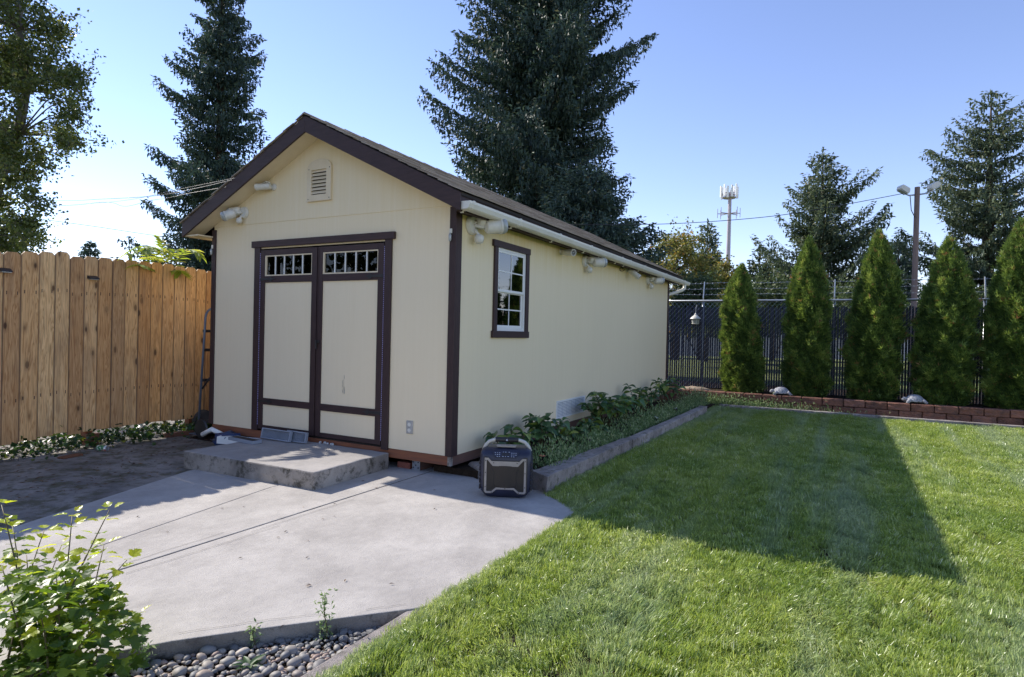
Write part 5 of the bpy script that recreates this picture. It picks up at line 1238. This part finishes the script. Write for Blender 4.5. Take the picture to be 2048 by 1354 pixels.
# arborvitae
def arborvitae(u, vt_, y, Rm, label, seed, n=30000, lean=0):
    r = np.random.default_rng(seed); x = float(at(u, 780, 'y', y)[0]); top = float(at(u, vt_, 'y', y)[2])
    t = thing('arborvitae', label, 'arborvitae', (x, y, .26), 0, 'row of arborvitae along the chain-link fence')
    H = top-.26
    obj('trunk', MB().tube([(x, y, .2), (x, y, .26+H*.9)], [.06, .015], 7), M['bark'], t)
    f = r.beta(1.0, 1.25, n*2); prof = np.interp(f, [0, .08, .2, .4, .58, .72, .84, .93, 1.0], [.84, .96, 1.0, .97, .88, .73, .52, .28, .04])
    keep = r.random(len(f)) < (prof*.9+.1); f = f[keep][:n]; prof = prof[keep][:n]; n = len(f)
    a = r.uniform(0, 6.283, n)
    lump_ = .09*np.sin(a*4+f*9+seed)+.08*np.sin(a*7-f*17+seed*2)+.09*np.sin(a*3+f*37)+.09*np.sin(a*15+f*53)+.05*np.sin(a*23-f*81)
    depth_ = 1-np.abs(r.normal(0, .13, n)); rad_ = Rm*prof*(.93+lump_)*depth_
    stray = r.random(n) < .03; rad_ = np.where(stray, rad_*1.10+.02, rad_)
    P = np.stack([x+np.cos(a)*rad_+(.03+.03*np.sin(seed*2.3))*np.sin(f*5+seed), y+np.sin(a)*rad_, .26+f*H*(1-.02*r.random(n))], 1)
    out = np.stack([np.cos(a), np.sin(a), np.full(n, 1.15)+.8*f], 1); D = out+r.normal(size=(n, 3))*.45; D /= np.linalg.norm(D, axis=1)[:, None]
    tang = np.stack([-np.sin(a), np.cos(a), np.zeros(n)], 1); tw = r.normal(0, .9, n); S_ = tang*np.cos(tw)[:, None]+np.stack([np.cos(a), np.sin(a), np.zeros(n)], 1)*np.sin(tw)[:, None]
    S_ -= D*(S_*D).sum(1)[:, None]; S_ /= np.linalg.norm(S_, axis=1)[:, None]; nr = np.cross(S_, D)
    Lf = r.uniform(.05, .12, n)[:, None]*(.75+.35*prof[:, None]); Wd = Lf*.20
    V = np.empty((n, 3, 3, 3)); tip = P+D*Lf
    V[:, 0, 0] = P; V[:, 0, 1] = P+D*Lf*.45+S_*Wd; V[:, 0, 2] = tip
    V[:, 1, 0] = P; V[:, 1, 1] = P+D*Lf*.35+S_*Wd*.5; V[:, 1, 2] = P+(D*.75+S_*.62)*Lf
    V[:, 2, 0] = P; V[:, 2, 1] = P+(D*.78-S_*.58)*Lf; V[:, 2, 2] = P+D*Lf*.35-S_*Wd*.5
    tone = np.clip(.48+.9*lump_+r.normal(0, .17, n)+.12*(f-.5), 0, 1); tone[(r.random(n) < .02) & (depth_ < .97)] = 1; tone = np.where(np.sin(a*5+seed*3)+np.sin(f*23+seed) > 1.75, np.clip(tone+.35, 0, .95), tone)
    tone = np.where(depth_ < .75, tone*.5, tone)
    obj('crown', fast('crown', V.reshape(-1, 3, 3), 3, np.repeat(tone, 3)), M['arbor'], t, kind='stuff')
arborvitae(1479, 528, 8.98, .365, 'first and shortest arborvitae, nearest the shed, in front of the chain-link fence', 1, 40000)
arborvitae(1611, 474, 8.98, .39, 'second arborvitae from the shed, behind the left turtle', 2, 42000)
arborvitae(1747, 460, 8.98, .42, 'third arborvitae from the shed, just left of the light pole', 4, 43000)
arborvitae(1887, 474, 8.98, .44, 'fourth arborvitae from the shed, just right of the light pole', 4, 33000)
arborvitae(2034, 438, 8.98, .46, 'fifth arborvitae, cut by the right edge of the picture', 5, 43000)
arborvitae(2180, 460, 8.98, .48, 'sixth arborvitae, beyond the right edge', 6, 14000)

# ================================================================== POLE, TOWER, WIRES, FAR WALL
PD = 18.0
pp_ = far(1826, PD, -.2); ptop = zat(374, 1827, PD)
lp = thing('light_pole', 'weathered wooden pole carrying two floodlights beyond the fence', 'light pole', tuple(pp_))
M['polewood'] = plain('grey_pink_pole_wood', (.30, .22, .18), (.20, .14, .12), 3, .85, .2, bump=.6, bscale=12, stretch=(6, 6, .6), dist=.01)
obj('pole', MB().tube([tuple(pp_), (pp_[0], pp_[1], ptop)], [.085, .068], 12), M['polewood'], lp, smooth=True, angle=60)
def flood(u, v, az):
    c_ = Vector(fp(u, v, PD)); a_ = Vector((pp_[0], pp_[1], ptop-.22)); arm = obj('arm', MB().tube([a_, a_.lerp(c_, .6)+Vector((0, 0, -.12)), c_+Vector((0, 0, -.12))], .022, 6), M['galv'], lp, smooth=True)
    K_ = Matrix.Translation(c_) @ Matrix.Rotation(az, 4, 'Z') @ R3(-28, 'Y') @ Matrix.Scale(.80, 4)
    h_ = obj('floodlight', MB().prism([(-.20,-.04),(-.17,-.13),(.17,-.10),(.20,.0),(.15,.09),(-.14,.09)], 'y', -.14, .14).xf(K_), M['fixture'], lp, bevel=.02)
    obj('lens', MB().box(-.15, .15, -.11, .11, -.135, -.122).xf(K_), M['lens'], h_)
va = math.atan2(RH[1], RH[0])
flood(1799, 378, va+math.pi); flood(1858, 371, va)
obj('conduit', MB().tube([fp(1812, 392, PD-.05), fp(1815, 420, PD-.1), (pp_[0]-.05, pp_[1]-.12, ptop-.9)], .012, 5), M['black'], lp)
TD = 90.0
tp_ = far(1451, TD, 0); t0 = zat(385, 1453, TD)
tw_ = thing('cell_tower', 'slender steel cell tower with a crown of panel antennas', 'cell tower', tuple(tp_))
M['towersteel'] = plain('pinkish_grey_tower_steel', (.40, .36, .38), (.33, .30, .33), .5, .5, .4, .2, bump=0)
obj('mast', MB().tube([(tp_[0], tp_[1], -1), (tp_[0]+.1, tp_[1], t0)], [.42, .24], 12), M['towersteel'], tw_, smooth=True, angle=60)
for k in range(12):
    a = k*math.pi/6; R_ = 1.25 if k % 2 else 1.05; cx, cy = tp_[0]+R_*math.cos(a), tp_[1]+R_*math.sin(a); zz = t0+(k % 3)*.16-.1
    o = obj('panel_antenna', MB().box(-.13, .13, -.08, .08, -.85, .85).xf(T(cx, cy, zz) @ Matrix.Rotation(a+math.pi/2, 4, 'Z')), M['white'], tw_, bevel=.03)
    obj('mount', MB().tube([(tp_[0], tp_[1], zz-.3), (cx, cy, zz-.3)], .06, 5), M['towersteel'], tw_)
obj('platform', MB().lathe([(.9,-.1),(1.0,0),(.9,.1)], (tp_[0], tp_[1], t0-.75), 12), M['towersteel'], tw_)
z2_ = zat(427, 1452, TD)
for k in range(8):
    a = k*math.pi/4+.2; cx, cy = tp_[0]+1.55*math.cos(a), tp_[1]+1.55*math.sin(a)
    obj('boom', MB().tube([(tp_[0], tp_[1], z2_), (cx, cy, z2_)], .06, 5), M['towersteel'], tw_)
    obj('whip_antenna', MB().tube([(cx, cy, z2_-.6), (cx, cy, z2_+.75)], .045, 5), M['towersteel'], tw_)
M['wire'] = plain('dark_cable', (.05, .05, .055), (.03, .03, .03), 10, .5)
M['wirepale'] = plain('pale_cable', (.22, .20, .18), (.14, .13, .12), 10, .5)
def wire(pts, r_, mat, label, group='overhead wires'):
    P3 = [Vector(fp(*p)) if len(p) == 3 and p[0] > -900 and not isinstance(p, Vector) else Vector(p) for p in pts]
    out = []
    for i in range(len(P3)-1):
        a, b_ = P3[i], P3[i+1]; p0 = P3[max(i-1, 0)]; p3 = P3[min(i+2, len(P3)-1)]
        for t_ in np.linspace(0, 1, 7)[:-1]: out.append(.5*((2*a)+(b_-p0)*t_+(2*p0-5*a+4*b_-p3)*t_**2+(3*a-p0-3*b_+p3)*t_**3))
    out.append(P3[-1]); single('overhead_wire', MB().tube(out, r_, 5), M[mat], label, 'wire', group)
wire([(458,360,7.0),(380,378,8.6),(300,392,10.6),(200,398,14),(100,401,19),(-100,398,30)], .0045, 'wire', 'upper dark service cable running from the shed roof to the left')
wire([(446,374,7.15),(370,387,8.8),(330,396,9.7),(290,402,10.8),(262,410,11.8),(240,412,12.4),(200,404,14),(100,412,19),(-100,410,30)], .0035, 'wirepale', 'lower looping pale cable running from the shed roof to the left')
wire([(464,356,6.95),(360,377,9.2),(250,400,12.2),(160,408,15.5),(50,415,22),(-100,420,30)], .003, 'wire', 'thin cable between the two service cables on the left')
wire([(60,436,40),(180,452,42),(300,470,44),(520,500,48)], .018, 'wire', 'faint distant wire above the wooden fence')
wire([(1797,387,18),(1660,413,18),(1540,432,18.2),(1400,444,18.4),(1270,449,18.5),(1100,448,18.5),(900,440,18.5)], .010, 'wire', 'wire running left from the floodlight pole')
q0 = far(1150, 46, 0); q1 = far(2300, 46, 0); zt1 = zat(611, 1380, 46)
dv = Vector(q1-q0); nrm_ = Vector((-dv.y, dv.x, 0)).normalized()*.4
b = MB(); b.add([tuple(Vector(q0)), tuple(Vector(q1)), tuple(Vector(q1)+nrm_), tuple(Vector(q0)+nrm_)]+[tuple(Vector(v)+Vector((0, 0, zt1))) for v in (q0, q1, Vector(q1)+nrm_, Vector(q0)+nrm_)], [(0,3,2,1),(4,5,6,7),(0,1,5,4),(1,2,6,5),(2,3,7,6),(3,0,4,7)])
single('boundary_wall', b, plain('pale_render', (.62, .60, .58), (.5, .48, .46), .6, .8), 'long pale wall far behind the privacy slats', 'wall')

# ================================================================== LAWN GRASS
def blade_tuft(seed, n=125, R=.088, h=(.022, .044)):
    r = np.random.default_rng(seed); V = []; Tn = []
    for i in range(n):
        a = r.uniform(0, 6.283); q = R*math.sqrt(r.random()); x, y = q*math.cos(a), q*math.sin(a)
        H = r.uniform(*h); w_ = r.uniform(.0011, .0022); az = r.uniform(0, 6.283); ln = r.uniform(.05, .8)*H; c_, s_ = math.cos(az), math.sin(az)
        lx, ly = math.cos(az+1.57+r.normal(0, .4)), math.sin(az+1.57+r.normal(0, .4))
        b0, b1 = (x-c_*w_, y-s_*w_, -.005), (x+c_*w_, y+s_*w_, -.005)
        m0, m1 = (x-c_*w_*.85+lx*ln*.35, y-s_*w_*.85+ly*ln*.35, H*.6), (x+c_*w_*.85+lx*ln*.35, y+s_*w_*.85+ly*ln*.35, H*.6)
        tp2 = (x+lx*ln, y+ly*ln, H*(1-.25*ln/H))
        t_ = r.random()
        V += [[b0, b1, m1], [b0, m1, m0], [m0, m1, tp2]]; Tn += [t_]*3
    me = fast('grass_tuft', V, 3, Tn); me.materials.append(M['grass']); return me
tc = bpy.data.collections.new('grass_tufts')
for i in range(7):
    o = bpy.data.objects.new('grass_tuft', blade_tuft(i)); tc.objects.link(o)
def xmin_lawn(y):
    return float(np.interp(y, [-9, -2.5, -2.36, -2.33, -.42, -.19, .02, .05, 6.7, 8.1], [5.12, 5.12, 5.11, 5.10, 5.13, 4.87, 4.63, 4.69, 4.73, 4.62]))
pts = []; rots = []; scl = []
def scatter(x0, x1, y0, y1, dens_, s0, s1):
    n = int((x1-x0)*(y1-y0)*dens_); X = RNG.uniform(x0, x1, n); Y = RNG.uniform(y0, y1, n)
    mn = np.array([xmin_lawn(y) for y in Y]); k_ = (X > mn+.035) & (Y < 8.01); X, Y = X[k_], Y[k_]; n = len(X)
    stripe = np.sign(np.sin((X-.2*np.sin(Y*.5))*math.pi/.56)); lx = .05*np.sin(Y*2.3+X*3)+RNG.normal(0, .24, n)
    tl = stripe*.22+.06*np.sin(X*5.1+Y*3.3)+RNG.normal(0, .24, n)
    # flattened patches where the mower and feet pressed the grass
    for (cx, cy, cr) in ((6.1,-1.9,.35),(6.9,-1.5,.45),(5.5,-2.6,.25),(7.3,-.9,.5),(7.9,.3,.5),(6.5,-1.0,.3),(5.75,-1.25,.2)):
        w_ = np.exp(-(((X-cx)**2+((Y-cy)*1.4)**2)/cr**2)); lx += w_*.45; tl += w_*.2
    global pts, rots, scl
    pts.append(np.stack([X, Y, np.full(n, -.016)], 1)); rots.append(np.stack([tl, lx, np.zeros(n)], 1)); scl.append(RNG.uniform(s0, s1, n)*(1+.10*np.sin(X*2.1)*np.sin(Y*1.7)))
scatter(5.08, 9.2, -4.2, -.9, 430, .82, 1.15)
scatter(4.6, 10.0, -.9, 2.5, 330, .85, 1.2)
scatter(4.6, 12.0, 2.5, 8.02, 210, .95, 1.3)
scatter(9.2, 15.0, -4.2, 2.5, 90, 1.0, 1.4)
# fringe that leans over the concrete
n = 900; Y = RNG.uniform(-4.2, .1, n); X = np.array([xmin_lawn(y) for y in Y])+RNG.uniform(.0, .05, n)
pts.append(np.stack([X, Y, np.full(n, -.014)], 1)); rots.append(np.stack([RNG.normal(0, .2, n), RNG.normal(-.15, .2, n), np.zeros(n)], 1)); scl.append(RNG.uniform(.75, 1.15, n)*.9)
n = 1300; Y = RNG.uniform(.1, 7.9, n); X = np.array([xmin_lawn(y) for y in Y])+RNG.uniform(.0, .05, n)
pts.append(np.stack([X, Y, np.full(n, -.014)], 1)); rots.append(RNG.normal(0, .2, (n, 3))); scl.append(RNG.uniform(.9, 1.4, n))
pts = np.concatenate(pts); rots = np.concatenate(rots); scl = np.concatenate(scl)
me = bpy.data.meshes.new('grass'); me.vertices.add(len(pts)); me.vertices.foreach_set('co', pts.astype(np.float32).reshape(-1))
a = me.attributes.new('lean', 'FLOAT_VECTOR', 'POINT'); a.data.foreach_set('vector', rots.astype(np.float32).reshape(-1))
a = me.attributes.new('size', 'FLOAT', 'POINT'); a.data.foreach_set('value', scl.astype(np.float32))
a = me.attributes.new('spin', 'FLOAT_VECTOR', 'POINT'); sp3 = np.zeros((len(pts), 3), np.float32); sp3[:, 2] = RNG.uniform(0, 6.283, len(pts)); a.data.foreach_set('vector', sp3.reshape(-1))
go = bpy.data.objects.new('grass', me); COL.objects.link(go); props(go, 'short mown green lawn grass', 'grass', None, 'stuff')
ng = bpy.data.node_groups.new('grass', 'GeometryNodeTree'); ng.is_modifier = True
ng.interface.new_socket('Geometry', in_out='INPUT', socket_type='NodeSocketGeometry'); ng.interface.new_socket('Geometry', in_out='OUTPUT', socket_type='NodeSocketGeometry')
gi = ng.nodes.new('NodeGroupInput'); gout = ng.nodes.new('NodeGroupOutput'); iop = ng.nodes.new('GeometryNodeInstanceOnPoints'); ci = ng.nodes.new('GeometryNodeCollectionInfo')
ci.inputs[0].default_value = tc; ci.inputs['Separate Children'].default_value = True; ci.inputs['Reset Children'].default_value = True
def na(nm, ty):
    q = ng.nodes.new('GeometryNodeInputNamedAttribute'); q.data_type = ty; q.inputs[0].default_value = nm; return q.outputs[0]

lk = ng.links.new
lk(gi.outputs[0], iop.inputs['Points']); lk(ci.outputs[0], iop.inputs['Instance']); iop.inputs['Pick Instance'].default_value = True
rn = ng.nodes.new('FunctionNodeRandomValue'); rn.data_type = 'INT'
for s_ in rn.inputs:
    if s_.name == 'Max' and s_.type == 'INT': s_.default_value = 6
    if s_.name == 'Min' and s_.type == 'INT': s_.default_value = 0
lk([o_ for o_ in rn.outputs if o_.type == 'INT'][0], iop.inputs['Instance Index'])
rr_ = ng.nodes.new('FunctionNodeRotateRotation'); rr_.rotation_space = 'LOCAL'
lk(na('lean', 'FLOAT_VECTOR'), rr_.inputs[0]); lk(na('spin', 'FLOAT_VECTOR'), rr_.inputs[1])
lk(rr_.outputs[0], iop.inputs['Rotation']); lk(na('size', 'FLOAT'), iop.inputs['Scale']); lk(iop.outputs[0], gout.inputs[0])
md = go.modifiers.new('grass', 'NODES'); md.node_group = ng
